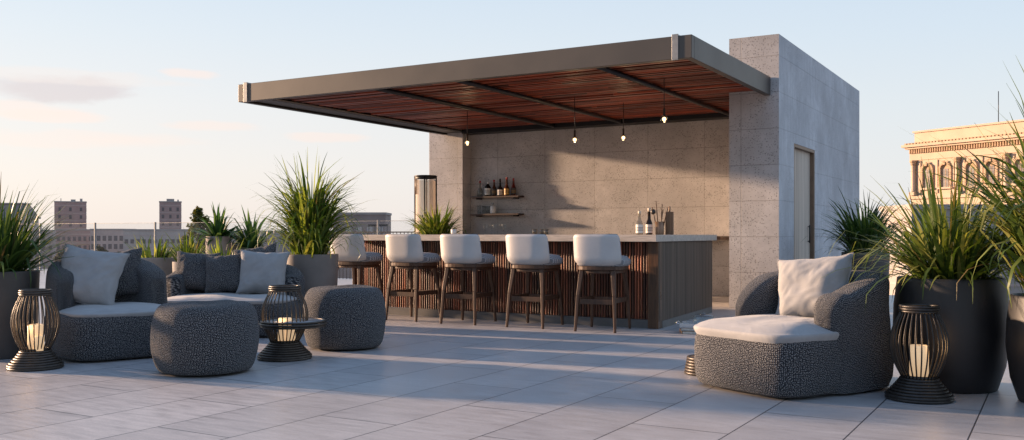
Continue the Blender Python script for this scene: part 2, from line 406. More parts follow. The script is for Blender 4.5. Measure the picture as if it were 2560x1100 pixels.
while y < 15.93:
    w = rnd.uniform(.024,.040); x1 = CX1-.095 if y+w < CYR-.01 else XR0-.006
    zz = rnd.uniform(-.012,.012); x0 = CX0+.48
    cuts = sorted([x0, x1] + [rnd.uniform(x0+1, x1-1) for _ in range(2)])
    for a, b in zip(cuts[:-1], cuts[1:]):
        dz = zz + rnd.uniform(-.003,.003)
        mb.box(a+.002, b-.002, y, y+w, 3.205+dz, 3.24+dz)
    y += .058
mb.build('slat_ceiling', M['ceiling_slat'], can)
for x in (-4.92, -6.98, -8.37):
    MB().tube([(x,CY0+.1,3.165),(x,15.94,3.165)], .034, 10).build('cross_tube', M['beam'], can)
for x in (-3.86, -10.77):
    mb = MB(); mb.box(x-.04, x+.04, CY0-.012, CY0-.001, Z0-.012, Z1+.02); mb.box(x-.03, x+.03, CY0-.001, CY0+.12, Z1+.002, Z1+.02)
    mb.build('bracket', M['bracket'], can, .003)

# pendant lamps
def pendant(x, y, zb, label):
    t = thing('pendant_lamp', label, 'lamp', (x,y,3.2), 0, 'pendant lamps under the canopy')
    zb -= 3.2
    MB().tube([(0,0,.0),(0,0,zb+.09)], .006, 6).build('cord', M['beam'], t)
    MB().lathe([(.010,zb+.16),(.016,zb+.15),(.016,zb+.055),(.022,zb+.05),(.022,zb+.035)], 14).build('socket', M['wire_bronze'], t)
    MB().lathe([(.001,zb+.062)]+[(.05*math.sin(a*PI/10), zb+.012+.05*math.cos(a*PI/10)) for a in range(1,10)]+[(.001,zb-.038)], 20).build('globe', M['glass'], t)
    MB().lathe([(.001,zb+.034)]+[(.026*math.sin(a*PI/8), zb+.01+.026*math.cos(a*PI/8)) for a in range(1,8)]+[(.001,zb-.016)], 14).build('bulb', M['bulb'], t)
    l = bpy.data.lights.new('pendant_glow','POINT'); l.energy = 3; l.color = (1,.70,.38); l.shadow_soft_size = .05
    lo = bpy.data.objects.new('pendant_glow', l); COL.objects.link(lo); lo.parent = t; lo.location = (0,0,zb-.08)
pendant(-8.74,13.5,2.65,'small lit bulb pendant at the far left, above the bottle shelf')
pendant(-6.40,12.9,2.53,'left one of the middle pair of lit bulb pendants, long cord')
pendant(-6.03,13.9,2.63,'lit bulb pendant just right of the canopy middle, second lamp from the right')
pendant(-4.61,12.0,2.64,'highest lit bulb pendant in the picture, rightmost lamp near the concrete side wall')

# ------------------------------------------------------------------ bar
bar = thing('bar_counter', 'long bar with pale countertop, vertical reddish slats and grey veneer end', 'bar', (0,0,0))
BX0, BX1, BY0 = -8.55, -4.01, 10.27
BE = (-4.205, 12.8)      # rear right corner
MB().prism([(BX0,BY0-.15),(BX1+.03,BY0-.15),(BE[0]+.05,BE[1]+.05),(BX0,BE[1]+.05)], 1.01, 1.09).build('countertop', M['counter'], bar, .006)
MB().prism([(BX0+.05,BY0+.055),(BX1-.12,BY0+.055),(BE[0]-.1,BE[1]-.02),(BX0+.05,BE[1]-.02)], .1, 1.008).build('carcass', M['dark_fill'], bar)
mb = MB(); x = BX0+.07
while x < BX1-.15:
    mb.tube([(x,BY0+.012,.105),(x,BY0+.012,1.005)], .0125, 6, True, False); x += .036
mb.build('slat_front', M['bar_slat'], bar)
MB().box(BX1-.13, BX1, BY0-.02, BY0+.1, .0, 1.006).build('corner_post', M['post_wood'], bar, .005)
MB().box(BX0, BX0+.05, BY0-.02, BY0+.1, .0, 1.006).build('corner_post', M['post_wood'], bar, .005)
ax, ay = BX1+.002, BY0+.0; bx, by = BE
ep = MB(); ddx, ddy = bx-ax, by-ay; Ln = math.hypot(ddx,ddy); nx_, ny_ = ddy/Ln, -ddx/Ln
k = 0; s0 = 0
rnd = random.Random(5)
while s0 < Ln-.01:
    w = min(rnd.choice([.05,.07,.1,.14]), Ln-s0)
    a0 = (ax+ddx*s0/Ln, ay+ddy*s0/Ln); a1 = (ax+ddx*(s0+w-.0012)/Ln, ay+ddy*(s0+w-.0012)/Ln); q = rnd.uniform(.0,.0015)
    ep.prism([(a0[0]-.02,a0[1]),(a0[0]+q,a0[1]),(a1[0]+q,a1[1]),(a1[0]-.02,a1[1])], .085, 1.006); s0 += w
ep.build('end_panel', M['end_panel'], bar)
mb = MB(); mb.box(BX0+.052, BX1-.132, BY0-.005, BY0+.03, 0, .1); mb.prism([(BX1-.015,BY0+.11),(BX1+.001,BY0+.11),(BE[0]-.001,BE[1]),(BE[0]-.015,BE[1])],0,.084)
mb.build('plinth', M['plinth'], bar)

bc = thing('back_counter', 'narrow dark back counter running along the concrete wall behind the bar', 'counter', (0,0,0))
MB().box(-10.45, -5.02, 15.72, 16.295, 1.0, 1.06).build('worktop', M['shelf_wood'], bc, .004)
MB().box(-10.40, -6.4, 15.80, 16.29, .0, .998).build('cabinet', M['dark_fill'], bc)

# wall shelves
for z, lab in ((1.86,'upper dark wood wall shelf carrying the row of liquor bottles'),(1.51,'lower dark wood wall shelf carrying glasses and a white dispenser')):
    t = thing('wall_shelf', lab, 'shelf', (-9.77,16.19,z), 0, 'wall shelves beside the left pillar')
    MB().box(-.56,.56,-.12,.109,-.035,0).build('board', M['shelf_wood'], t, .003)
    
    for sx in (-.45,.42): MB().box(sx,sx+.03,-.08,.109,-.06,-.036).build('bracket', M['black_metal'], t)

def bottle(x, y, z, h, r, neck, mat, cap, lab, labmat, shape='round', capmat=None, ink=True, name='bottle', group='liquor bottles on the upper shelf'):
    t = thing(name, lab, 'bottle', (x,y,z), random.uniform(-.3,.3), group)
    sh = h*neck
    if shape == 'flask': prof = [(r*.85,0),(r,.01),(r*.95,sh*.55),(r*.55,sh*.85),(.020,sh),(.017,h-.03),(.019,h-.028)]
    else: prof = [(r*.92,0),(r,.008),(r,sh*.78),(r*.8,sh*.92),(.022,sh*1.12),(.016,h-.03),(.018,h-.028)]
    MB().lathe(prof, 20).build('body', mat, t)
    MB().lathe([(.019,h-.045),(.0195,h-.006),(.016,h)], 14).build('cap', M[cap], t)
    if labmat:
        l = MB().lathe([(r+.0015,sh*.12),(r+.0015,sh*.74)], 24, cap=False).build('label', M[labmat], t)
        if ink:
            k = MB()
            for q in (.3,.4,.5): k.lathe([(r+.0025,sh*q),(r+.0025,sh*(q+.03))], 24, cap=False)
            k.build('print', M['ink'] if labmat!='label_dark' else M['label_gold'], l)
SY, SZ = 16.17, 1.861
bottle(-10.16,SY,SZ,.32,.062,.62,M['clearbottle'],'red_cap','squat clear bottle with red stopper, leftmost on the upper shelf',None,'flask')
bottle(-9.975,SY,SZ,.29,.066,.75,M['darkbottle'],'ceramic','wide dark bottle with white cap and pale label on the upper shelf','label')
bottle(-9.83,SY,SZ,.33,.045,.6,M['amber'],'red_cap','slim amber bottle with dark red cap in the middle of the upper shelf','label_dark')
bottle(-9.685,SY,SZ,.345,.058,.5,M['darkbottle'],'dark_cap','dark brown bottle with long black neck and cream label on the shelf','label')
bottle(-9.52,SY-.02,SZ,.37,.05,.52,M['amber'],'red_cap','tall amber bottle with red cap and gold label near the shelf end','label_gold')
bottle(-9.40,SY+.04,SZ,.35,.045,.6,M['redbottle'],'red_cap','red bottle at the right end of the upper shelf','label_dark')

def tumbler(x, y, z, h, r, lab, grp, mat='glass'):
    o = MB().lathe([(r*.85,0),(r,h),(r-.004,h),(r*.85-.004,.012),(.001,.012)], 18).build('tumbler', M[mat]); o.location = (x,y,z)
    tag(o, lab, 'glass', grp); return o
tumbler(-10.18,16.17,1.511,.17,.045,'tall clear tumbler, leftmost on the lower wall shelf','tumblers on the lower shelf')
tumbler(-10.07,16.18,1.511,.16,.045,'clear tumbler second from left on the lower wall shelf','tumblers on the lower shelf')
tumbler(-9.965,16.16,1.511,.15,.042,'short clear tumbler beside the white dispenser on the lower shelf','tumblers on the lower shelf')
t = thing('soap_dispenser','white ceramic dispenser bottle with small pump on the lower shelf','dispenser',(-9.85,16.17,1.511))
MB().lathe([(.055,0),(.06,.01),(.06,.13),(.045,.155),(.02,.16)], 20).build('body', M['ceramic'], t)
MB().lathe([(.02,.16),(.02,.2)],12).box(-.045,.01,-.012,.012,.2,.222).build('pump', M['bracket'], t)

def wine_glass(x, y, z, h, r, lab):
    o = MB().lathe([(r*.8,0),(r*.8,.004),(.006,.01),(.005,h*.42),(r*.35,h*.5),(r*.8,h*.75),(r,h)], 18, cap=False).build('wine_glass', M['glass']); o.location = (x,y,z)
    tag(o, lab, 'wine glass', 'wine glasses on the back counter')
for i, (x, y) in enumerate([(-9.96,16.05),(-9.85,16.12),(-9.74,16.05),(-9.63,16.12),(-9.53,16.05)]):
    wine_glass(x, y, 1.061, .24, .048, ['stemmed glass at the left end of the row below the lower shelf','stemmed glass second from left in the row below the shelf','middle stemmed glass of the row below the lower shelf','stemmed glass second from right in the row below the shelf','stemmed glass at the right end of the row below the lower shelf'][i])
for i, x in enumerate((-6.27,-6.18,-6.09)):
    tumbler(x, 11.4+.05*(i%2), 1.091, .075, .036, ['small pale tumbler, left one of three on the countertop','small pale tumbler, middle one of three on the countertop','small pale tumbler, right one of three on the countertop'][i], 'small tumblers on the countertop', 'clearbottle')
o = MB().lathe([(.028,0),(.04,.01),(.045,.08),(.041,.08),(.036,.014),(.001,.012)],18).build('cup', M['ceramic']); o.location = (-7.68,11.5,1.091); tag(o,'white ceramic cup on the countertop in front of the grass plant','cup')

# bottles and holder on the counter, right
bottle(-4.74,11.45,1.091,.31,.046,.58,M['clearbottle'],'cream_cap','white labelled bottle with cream stopper, left one on the countertop','label','round',group='labelled bottles on the countertop')
bottle(-4.665,11.6,1.091,.35,.044,.52,M['darkbottle'],'cream_cap','taller dark bottle with white label beside the utensil holder','label','round',group='labelled bottles on the countertop')
t = thing('utensil_holder','wooden holder full of bar utensils on the countertop','utensil holder',(-4.50,11.55,1.091))
MB().lathe([(.05,0),(.055,.01),(.055,.17),(.049,.17),(.046,.012),(.001,.012)],20).build('jar', M['board_wood'], t)
for a, h, q in ((-.02,.44,-.03),(.015,.40,.02),(.03,.36,.09),(-.035,.36,-.07),(.0,.33,.05)):
    MB().tube([(a,.01,.02),(a+q*.5,.0,h*.6),(a+q,.0,h)], [.006,.008,.005], 8).build('utensil', M['walnut'], t)
MB().lathe([(.001,.26),(.03,.28),(.035,.30),(.02,.33),(.001,.335)],14,(-.09,0)).build('brush_head', M['dark_cap'], t)
t = thing('cutting_board','upright brown wooden serving board leaning behind the utensil holder','board',(-4.405,11.66,1.091))
MB().box(-.055,.055,-.012,.012,0,.30).tube([(0,0,.30),(0,0,.37)],.014,8).build('board', M['board_wood'], t, .008)

# ------------------------------------------------------------------ bar stools
def make_stool():
    t = thing('bar_stool', 'x', 'stool', (0,0,0), 0, 'bar stools along the bar front')
    # local: sitter faces +y, backrest towards -y
    def plan(a, r): # superellipse
        n = 3.6; c, s = math.cos(a), math.sin(a); k = (abs(c)**n+abs(s)**n)**(-1/n)
        return r*k*c*1.02, r*k*s
    mb = MB(); NA, NZ = 36, 14; th = .032
    def pt(u, v, inner):
        a = R(-90) + (u-.5)*2*R(60-10*v)
        e = abs(u-.5)*2
        ztop = 1.085 - max(0,(e-.88)/.12)**2*.03
        zb = .735
        z = zb + (ztop-zb)*v
        r = .286 - .055*(1-min(1,v/.28))**2.2 + .018*v
        if inner: r -= th
        e2 = max(0,(e-.95)/.05)
        x, y = plan(a, r)
        # edge slant: front edges lean back with height
        return (x, y - .05*v*max(0,e-.5)*2*0 , z)
    mb.grid(lambda u,v: pt(u,v,False), NA, NZ)
    mb.grid(lambda u,v: pt(1-u,v,True), NA, NZ)
    mb.grid(lambda u,v: tuple(Vector(pt(u,1,False)).lerp(Vector(pt(u,1,True)),v)+Vector((0,0,.012*math.sin(PI*v)))), NA, 4)
    for uu in (0,1):
        mb.grid(lambda u,v: tuple(Vector(pt(uu,u,uu==0)).lerp(Vector(pt(uu,u,uu==1)),v)), NZ, 2)
    mb.grid(lambda u,v: tuple(Vector(pt(1-u,0,False)).lerp(Vector(pt(1-u,0,True)),v)), NA, 2)
    back = mb.build('backrest', M['stool_shell'], t, weld=True)
    mb = MB()
    for e in (False,):
        mb.tube([Vector(pt(i/40,1,False)).lerp(Vector(pt(i/40,1,True)),.5)+Vector((0,0,.012)) for i in range(41)], .004, 6)
    mb.build('piping', M['plinth'], back)
    # seat cushion
    mb = MB()
    def cush(u, v):
        a = 2*PI*u; q = v
        x, y = plan(a, 1)
        rr = .262; 
        prof = [(0,.862),(.55,.86),(.86,.845),(1.0,.80),(.99,.755),(.93,.735),(0,.735)]
        f = q*(len(prof)-1); i = min(int(f), len(prof)-2); g = f-i; g = g*g*(3-2*g) if False else g
        r = prof[i][0]*(1-g)+prof[i+1][0]*g; z = prof[i][1]*(1-g)+prof[i+1][1]*g
        return (x*rr*r*1.05, y*rr*r*1.12+.045, z)
    mb.grid(cush, 40, 18); mb.build('seat', M['stripe'], t, weld=True)
    # wooden seat frame
    mb = MB(); n = 32; pts = [plan(2*PI*k/n, .256) for k in range(n)]
    mb.prism([(x,y*1.05+.025) for x,y in pts], .692, .736)
    pts = [plan(2*PI*k/n, .225) for k in range(n)]
    mb.prism([(x,y*1.05+.02) for x,y in pts], .655, .691)
    mb.build('seat_frame', M['walnut'], t, .006)
    tops = {(-1,-1):(-.185,-.18),(1,-1):(.185,-.18),(-1,1):(-.185,.21),(1,1):(.185,.21)}
    feet = {(-1,-1):(-.235,-.27),(1,-1):(.235,-.27),(-1,1):(-.235,.29),(1,1):(.235,.29)}
    for k in tops:
        a, b = tops[k], feet[k]
        m_ = MB(); 
        m_.bar((b[0],b[1],0),(a[0]*.4+b[0]*.6,a[1]*.4+b[1]*.6,.40),.028,.038).bar((a[0]*.4+b[0]*.6,a[1]*.4+b[1]*.6,.40),(a[0],a[1],.69),.038,.052)
        m_.build('leg', M['walnut'], t, .006)
    def legat(k, z):
        a, b = tops[k], feet[k]; f = z/.69; return (b[0]+(a[0]-b[0])*f, b[1]+(a[1]-b[1])*f)
    for ka, kb, z0 in (((-1,-1),(1,-1),.33),((-1,1),(1,1),.33),((-1,-1),(-1,1),.345),((1,-1),(1,1),.345)):
        p, q = legat(ka,z0), legat(kb,z0); m_ = MB()
        if ka[1]==kb[1]: m_.box(p[0]+.015,q[0]-.015,p[1]-.012,p[1]+.012,z0-.022,z0+.035)
        else: m_.box(p[0]-.012,p[0]+.012,p[1]+.015,q[1]-.015,z0-.022,z0+.03)
        m_.build('stretcher', M['walnut'], t, .004)
    return t
stool = make_stool()
stool_labels = ['white backed bar stool at the far right, nearest the bar corner post','white backed bar stool second from the right along the bar','middle bar stool of five, white back, in front of the slats','white backed bar stool second from the left, behind the rear pouf','leftmost white backed bar stool, beside the tall taupe planter']
for i, x in enumerate((-4.50,-5.41,-6.31,-7.19,-8.09)):
    o = stool if i == 0 else copy_tree(stool)
    o.location = (x-.025+[0,.01,-.012,.008,-.006][i], 9.84+[0,.02,-.015,.01,-.02][i], 0); o.rotation_euler = (0,0,R([6,3,5,1,4][i])); o['label'] = stool_labels[i]

# ------------------------------------------------------------------ lounge furniture
def superell(a, ax, ay, n):
    c, s = math.cos(a), math.sin(a); k = (abs(c/ax)**n+abs(s/ay)**n)**(-1/n); return k*c, k*s
def wob(p, amp, sc, seed=0):
    v = Vector(p)*sc + Vector((seed*3.1,seed*1.7,seed*.9)); return amp*noise.noise(v)
def seat_block(name, W, D, h, mat, parent, seed=0, n=4.5, yc=0):
    prof = [(0,.015),(.90,.015),(.955,.03),(.985,.08),(1.0,.2),(1.0,h*.72),(.992,h-.05),(.965,h-.012),(.93,h),(0,h)]
    mb = MB(); fine = []
    for (r0,z0),(r1,z1) in zip(prof[:-1],prof[1:]):
        for k in range(3): fine.append((r0+(r1-r0)*k/3, z0+(z1-z0)*k/3))
    fine.append(prof[-1])
    def fn(u,v):
        i = int(round(v*(len(fine)-1))); r,z = fine[i]; x,y = superell(2*PI*u, W/2, D/2, n)
        p = (x*r, y*r+yc, z); b = wob(p,.010,4,seed) if r>.5 else 0
        return (p[0]*(1+b*1.5), p[1]*(1+b*1.5), z + (b*.5 if z>.1 else 0))
    mb.grid(fn, 96, len(fine)-1); return mb.build(name, mat, parent, weld=True)
def wrap_shell(W, D, yfront, hback, harm, th, mat, parent, seed=0, n=3.4, hleft=None, tipl=.16):
    a, b = W/2-th/2+.012, D/2-th/2+.012
    pts = []
    for k in range(41): pts.append((a, yfront + (0-yfront)*k/40 ))
    for k in range(1,121):
        x, y = superell(PI*k/120, a, b, n); pts.append((x,y))
    for k in range(1,41): pts.append((-a, 0+(yfront)*k/40))
    P = [Vector((x,y,0)) for x,y in pts]
    L = [0]
    for p,q in zip(P[:-1],P[1:]): L.append(L[-1]+(q-p).length)
    T = L[-1]; NS = 90
    def path(s):
        s = max(0,min(T,s)); i = 0
        while i < len(L)-2 and L[i+1] < s: i += 1
        f = (s-L[i])/max(1e-9,(L[i+1]-L[i])); return P[i].lerp(P[i+1], f)
    mb = MB(); tip = .16
    K = 26
    def fn(u, v):
        s = T*(.5-.5*math.cos(PI*u)) ; c = path(s); t_ = (path(s+.04)-path(s-.04)).normalized(); nn = Vector((t_.y,-t_.x,0))
        e = min(s, T-s); tip = .16 if s < T/2 else tipl
        q = min(1, e/tip); rd = math.sqrt(max(0,1-(1-q)**2))
        w = math.sin(PI*s/T); har = harm if (s < T/2 or hleft is None) else hleft; h = har+(hback-har)*min(1,max(0,(w-.30)/.6))**1.0
        h = .30 + (h-.30)*(.35+.65*rd**(.6 if tip < .2 else .9)) if e < tip else h
        tt = th*max(.02,rd)
        # section: outer side up, round top, inner side down
        zb = .02; r = min(tt/2, .10)
        ang = v*3
        hh = h - r
        if ang < 1: o_, z = tt/2*(1+.05*math.sin(PI*ang)), zb+(hh-zb)*ang
        elif ang < 2:
            g = PI*(ang-1); cg, sg = math.cos(g), math.sin(g); o_, z = tt/2*math.copysign(abs(cg)**.62,cg), hh + r*abs(sg)**.8
        else: o_, z = -tt/2, hh-(hh-zb)*(ang-2)
        p = c + nn*o_; p.z = z
        bb = wob(p,.012,4.5,seed); p += nn*bb*(1 if o_>0 else -1); p.z += bb*.6
        return tuple(p)
    mb.grid(fn, NS, 36); return mb.build('backrest', mat, parent, weld=True)
def seat_cushion(W, D, z0, hc, mat, parent, yc=0, n=4.2, seed=1, wr=.006):
    mb = MB()
    def fn(u, v):
        x,y = superell(2*PI*u, W/2, D/2, n)
        if v < .72:
            q = v/.72; r = q; z = z0 + hc*(1-q**4.0*.55)
            p = Vector((x*r*.985, y*r*.985+yc, 0))
            w_ = abs(noise.noise(Vector((p.x*2.2+p.y*3+seed, p.y*1.2-p.x*4, seed))))
            z += wr*(.5-w_)*2.2*(1-q**6) + .012*noise.noise(Vector((p.x*3,p.y*3,seed)))
        else:
            g = (v-.72)/.28*PI*.5; r = .985+.03*math.sin(g*2); z = z0 + hc*.45*math.cos(g) - .012*(1-math.cos(g)); p = Vector((x*r,y*r+yc,0))
        return (p.x, p.y, z)
    mb.grid(fn, 90, 40); return mb.build('seat_cushion', mat, parent, weld=True)
def pillow_mesh(w, h, t, seed, conc=.10, wr=.006, n=36):
    mb = MB()
    def side(sg):
        def fn(u, v):
            a, b = u*2-1, v*2-1
            a = math.copysign(abs(a)**.9, a); b = math.copysign(abs(b)**.9, b)
            x = a*w/2*(1-conc*(1-b*b)*abs(a)); z = b*h/2*(1-conc*(1-a*a)*abs(b))
            e = max(0,(1-a**4))*max(0,(1-b**4)); th = t/2*e**.55
            q = Vector((a*1.4+seed, b*1.4, seed*.7))
            # folds radiating from corners
            fo = abs(noise.noise(Vector((a*2.2+b*1.1+seed*2, (b-a)*3.2, seed)))) 
            dy = th*(1+.22*noise.noise(q)) + wr*(.35-fo)*2.4*e**.4*(1 if sg<0 else .7)
            sag = .03*(1-(b+1)/2)*(1-a*a)
            y = sg*(dy+ sag*e)
            z2 = z - .0*h
            return (x + .012*noise.noise(q*2+Vector((5,0,0))), y + .012*noise.noise(Vector((a*1.5,b*1.5,seed+9))), z2 + .012*noise.noise(q*2+Vector((0,7,0))))
        return fn
    f1, f2 = side(-1), side(1)
    mb.grid(f1, n, n); mb.grid(lambda u,v: f2(1-u,v), n, n)
    return mb
def throw_pillow(w, h, t, loc, rot, mat, label, seed, group=None, wr=.006):
    p = pillow_mesh(w,h,t,seed,wr=wr)
    o = p.build('throw_pillow', mat, None, weld=True)
    o.location = loc; o.rotation_euler = rot
    tag(o, label, 'pillow', group)
    if mat is not M['boucle']:
        pts = []
        n = 18
        def rim(a,b):
            aa = math.copysign(abs(a)**.9,a); bb_ = math.copysign(abs(b)**.9,b)
            x = aa*w/2*(1-.10*(1-bb_*bb_)*abs(aa)); z = bb_*h/2*(1-.10*(1-aa*aa)*abs(bb_)); q = Vector((aa*1.4+seed,bb_*1.4,seed*.7))
            return (x+.012*noise.noise(q*2+Vector((5,0,0))), .012*noise.noise(Vector((aa*1.5,bb_*1.5,seed+9))), z+.012*noise.noise(q*2+Vector((0,7,0))))
        for k in range(n): pts.append(rim(-1+2*k/n,-1))
        for k in range(n): pts.append(rim(1,-1+2*k/n))
        for k in range(n): pts.append(rim(1-2*k/n,1))
        for k in range(n+1): pts.append(rim(-1,1-2*k/n))
        MB().tube(pts, .005, 6).build('piping', mat, o)
    return o

# right armchair
t = thing('armchair','dark woven boucle armchair with pale seat cushion, front right of the terrace','armchair',(-1.67,6.92,0),R(-27),'woven lounge seats')
seat_block('base', .98, 1.28, .405, M['boucle'], t, 1, 5.5)
wrap_shell(.99, 1.28, -.17, .83, .69, .25, M['boucle'], t, 1, 4.2, .80, .52)
seat_cushion(.955, 1.17, .39, .11, M['linen_seat'], t, -.05, n=5.4, seed=2)
th = R(-27)
def loc_of(cx, cy, rz, x, y): return (cx+math.cos(rz)*x-math.sin(rz)*y, cy+math.sin(rz)*x+math.cos(rz)*y)
p = loc_of(-1.67,6.92,th,.02,.19)
throw_pillow(.58,.50,.20,(p[0],p[1],.70),(R(-20),R(-6),th+R(18)),M['linen'],'pale grey throw pillow propped in the right armchair',3,'pale grey throw pillows',wr=.007)

# left armchair
LC = (-7.48,5.60); th = R(70)
t = thing('armchair','dark woven boucle armchair beside the left lantern, partly behind the front pouf','armchair',(*LC,0),th,'woven lounge seats')
seat_block('base', 1.02, 1.12, .40, M['boucle'], t, 4)
wrap_shell(1.04, 1.14, .02, .90, .78, .24, M['boucle'], t, 4, 2.6)
seat_cushion(.94, .95, .39, .07, M['linen_seat'], t, -.07, seed=5)
p = loc_of(*LC,th,-.18,.10)
throw_pillow(.58,.56,.18,(p[0],p[1],.715),(R(-24),R(9),th-R(34)),M['linen'],'large pale grey pillow leaning in the left armchair',6,'pale grey throw pillows',wr=.007)
p = loc_of(*LC,th,.14,.30)
throw_pillow(.48,.46,.14,(p[0],p[1],.72),(R(-12),R(-8),th-R(20)),M['boucle'],'dark woven pillow peeking out behind the pale one in the left armchair',7,'dark woven pillows')

# loveseat
SCN = (-7.90,7.42); th = R(32)
t = thing('loveseat','wide woven boucle loveseat with pale seat, behind the two poufs','sofa',(*SCN,0),th,'woven lounge seats')
seat_block('base', 1.50, 1.05, .38, M['boucle'], t, 8)
wrap_shell(1.52, 1.07, .05, .80, .66, .24, M['boucle'], t, 8, 3.6)
seat_cushion(1.42, .92, .37, .07, M['linen_seat'], t, -.06, seed=9)
def sp(x,y): return loc_of(*SCN,th,x,y)
p = sp(-.44,.20); throw_pillow(.50,.46,.17,(p[0],p[1],.68),(R(-14),R(3),th),M['boucle'],'dark woven pillow at the left end of the loveseat',10,'dark woven pillows')
p = sp(-.10,.10); throw_pillow(.46,.46,.17,(p[0],p[1],.66),(R(-16),R(-5),th-R(4)),M['boucle'],'dark woven pillow in the middle of the loveseat beside the pale one',11,'dark woven pillows')
p = sp(.34,.02); throw_pillow(.54,.50,.17,(p[0],p[1],.67),(R(-15),R(2),th),M['linen'],'pale grey square pillow at the right of the loveseat',12,'pale grey throw pillows',wr=.006)
p = sp(.22,.26); throw_pillow(.50,.46,.14,(p[0],p[1],.74),(R(-10),R(-10),th),M['boucle'],'tilted dark woven pillow behind the pale pillow on the loveseat',13,'dark woven pillows')

# poufs
def pouf(loc, r, h, label, seed):
    prof = [(0,.012),(.80,.012),(.88,.03),(.94,.09),(1.0,h*.38),(1.0,h*.6),(.965,h*.8),(.89,h*.93),(.78,h*.985),(.62,h),(0,h*.985)]
    pr = []
    for (a,b),(c,d) in zip(prof[:-1],prof[1:]):
        for k in range(4): pr.append((a+(c-a)*k/4,b+(d-b)*k/4))
    pr.append(prof[-1]); sm = []
    for i in range(len(pr)):
        w = pr[max(0,i-2):i+3]; sm.append((sum(q[0] for q in w)/len(w), sum(q[1] for q in w)/len(w)) if 2<i<len(pr)-3 else pr[i])
    mb = MB()
    def fn(u,v):
        rr,z = sm[int(round(v*(len(sm)-1)))]; a = 2*PI*u; k = r*(1+.012*math.sin(3*a+seed))
        x,y = superell(a,k,k,2.12); p = Vector((x*rr,y*rr,z)); b = wob(p,.016,5,seed)
        p *= 1+b*(1.2 if rr>.3 else .3); p.z = max(.01,p.z); return tuple(p)
    mb.grid(fn, 80, len(sm)-1); o = mb.build('pouf', M['boucle'], None, weld=True); o.location = (*loc,0); o.rotation_euler = (0,0,seed)
    return tag(o, label, 'pouf', 'woven poufs')
pouf((-5.90,5.27), .41, .555, 'larger round woven pouf in front, beside the left armchair', 1.3)
pouf((-5.98,7.06), .395, .595, 'round woven pouf further back, right of the lantern table', 2.1)

# ------------------------------------------------------------------ lanterns
def lantern(loc, label, mat, tray=False, hs=1.0, rs=1.0, rz=0, group='cane candle lanterns'):
    t = thing('candle_lantern', label, 'lantern', (*loc,0), rz, group)
    def cr(z):
        f = (z-.155)/(.60-.155); return rs*(.112 + .082*math.sin(PI*min(1,f*.98+.02))**.9 + .012*f)
    mb = MB(); n = 30
    for k in range(n):
        a = 2*PI*k/n; pts = []
        for i in range(15):
            z = .150+(.615-.150)*i/14; r = cr(max(.155,min(.60,z))); pts.append((r*math.cos(a), r*math.sin(a), z*hs))
        mb.tube(pts, .0052, 5)
    mb.build('cage', mat, t)
    mb = MB()
    for z, r in ((.605,.130),(.622,.134),(.639,.130)): mb.torus(r*rs, z*hs, .0095)
    mb.build('top_ring', mat, t)
    mb = MB(); N9 = 9
    for k in range(N9):
        f = k/(N9-1); z = .013+f*.145; r = .226 - .112*max(0,(f-.18)/.82)**.8 if f > .18 else .226
        mb.torus(r*rs, z*hs, .0118)
    mb.lathe([(.21*rs,.004),(.212*rs,.04*hs),(.10*rs,.15*hs),(.001,.15*hs)], 30)
    mb.build('base', mat, t)
    for (cx, cy, r, z1) in ((.0,.0,.060,.36),(.062,-.05,.040,.275)):
        c = MB().lathe([(r,.153),(r,z1-.012),(r*.9,z1),(r*.55,z1-.010),(.001,z1-.012)], 22, (cx,cy)).build('candle', M['candle'], t)
        MB().lathe([(.0015,z1-.014),(.0015,z1+.008),(.001,z1+.009)], 6, (cx,cy)).build('wick', M['dark_cap'], c)
    l = bpy.data.lights.new('candle_glow','POINT'); l.energy = .8; l.color = (1,.6,.28); l.shadow_soft_size = .05
    lo = bpy.data.objects.new('candle_glow', l); COL.objects.link(lo); lo.parent = t; lo.location = (-.03,-.09,.36)
    if tray:
        mb = MB(); cx = .075
        for z, r in ((.292,.275),(.312,.285),(.332,.275)): mb.torus(r, z, .010, c=(cx,0))
        mb.lathe([(.10,.285),(.26,.292)], 40, (cx,0), cap=False)
        tr = mb.build('tray_rim', mat, t)
        MB().lathe([(.001,.322),(.268,.322),(.268,.334),(.001,.334)], 48, (cx,0)).build('tray_top', M['tray'], t)
    return t
lantern((-7.25,4.70), 'dark cane candle lantern at the far left beside the left armchair', M['wire_bronze'], rz=.4, rs=.89)
lantern((-.81,6.78), 'dark cane candle lantern at the right in front of the black planter', M['wire'], hs=.97, rs=.9, rz=2.2)
lantern((-5.91,6.17), 'cane candle lantern with round tray table around it, between the poufs', M['wire_bronze'], True, rz=R(32))
mb = MB()
for k in range(6): mb.torus(.165-.004*k, .014+k*.0225, .0125)
mb.lathe([(.155,.004),(.15,.135),(.001,.138)], 30)
o = mb.build('coil_stand', M['wire_bronze']); o.location = (-2.40,7.17,0); tag(o, 'low stand of stacked cane coils half hidden left of the right armchair', 'stand')

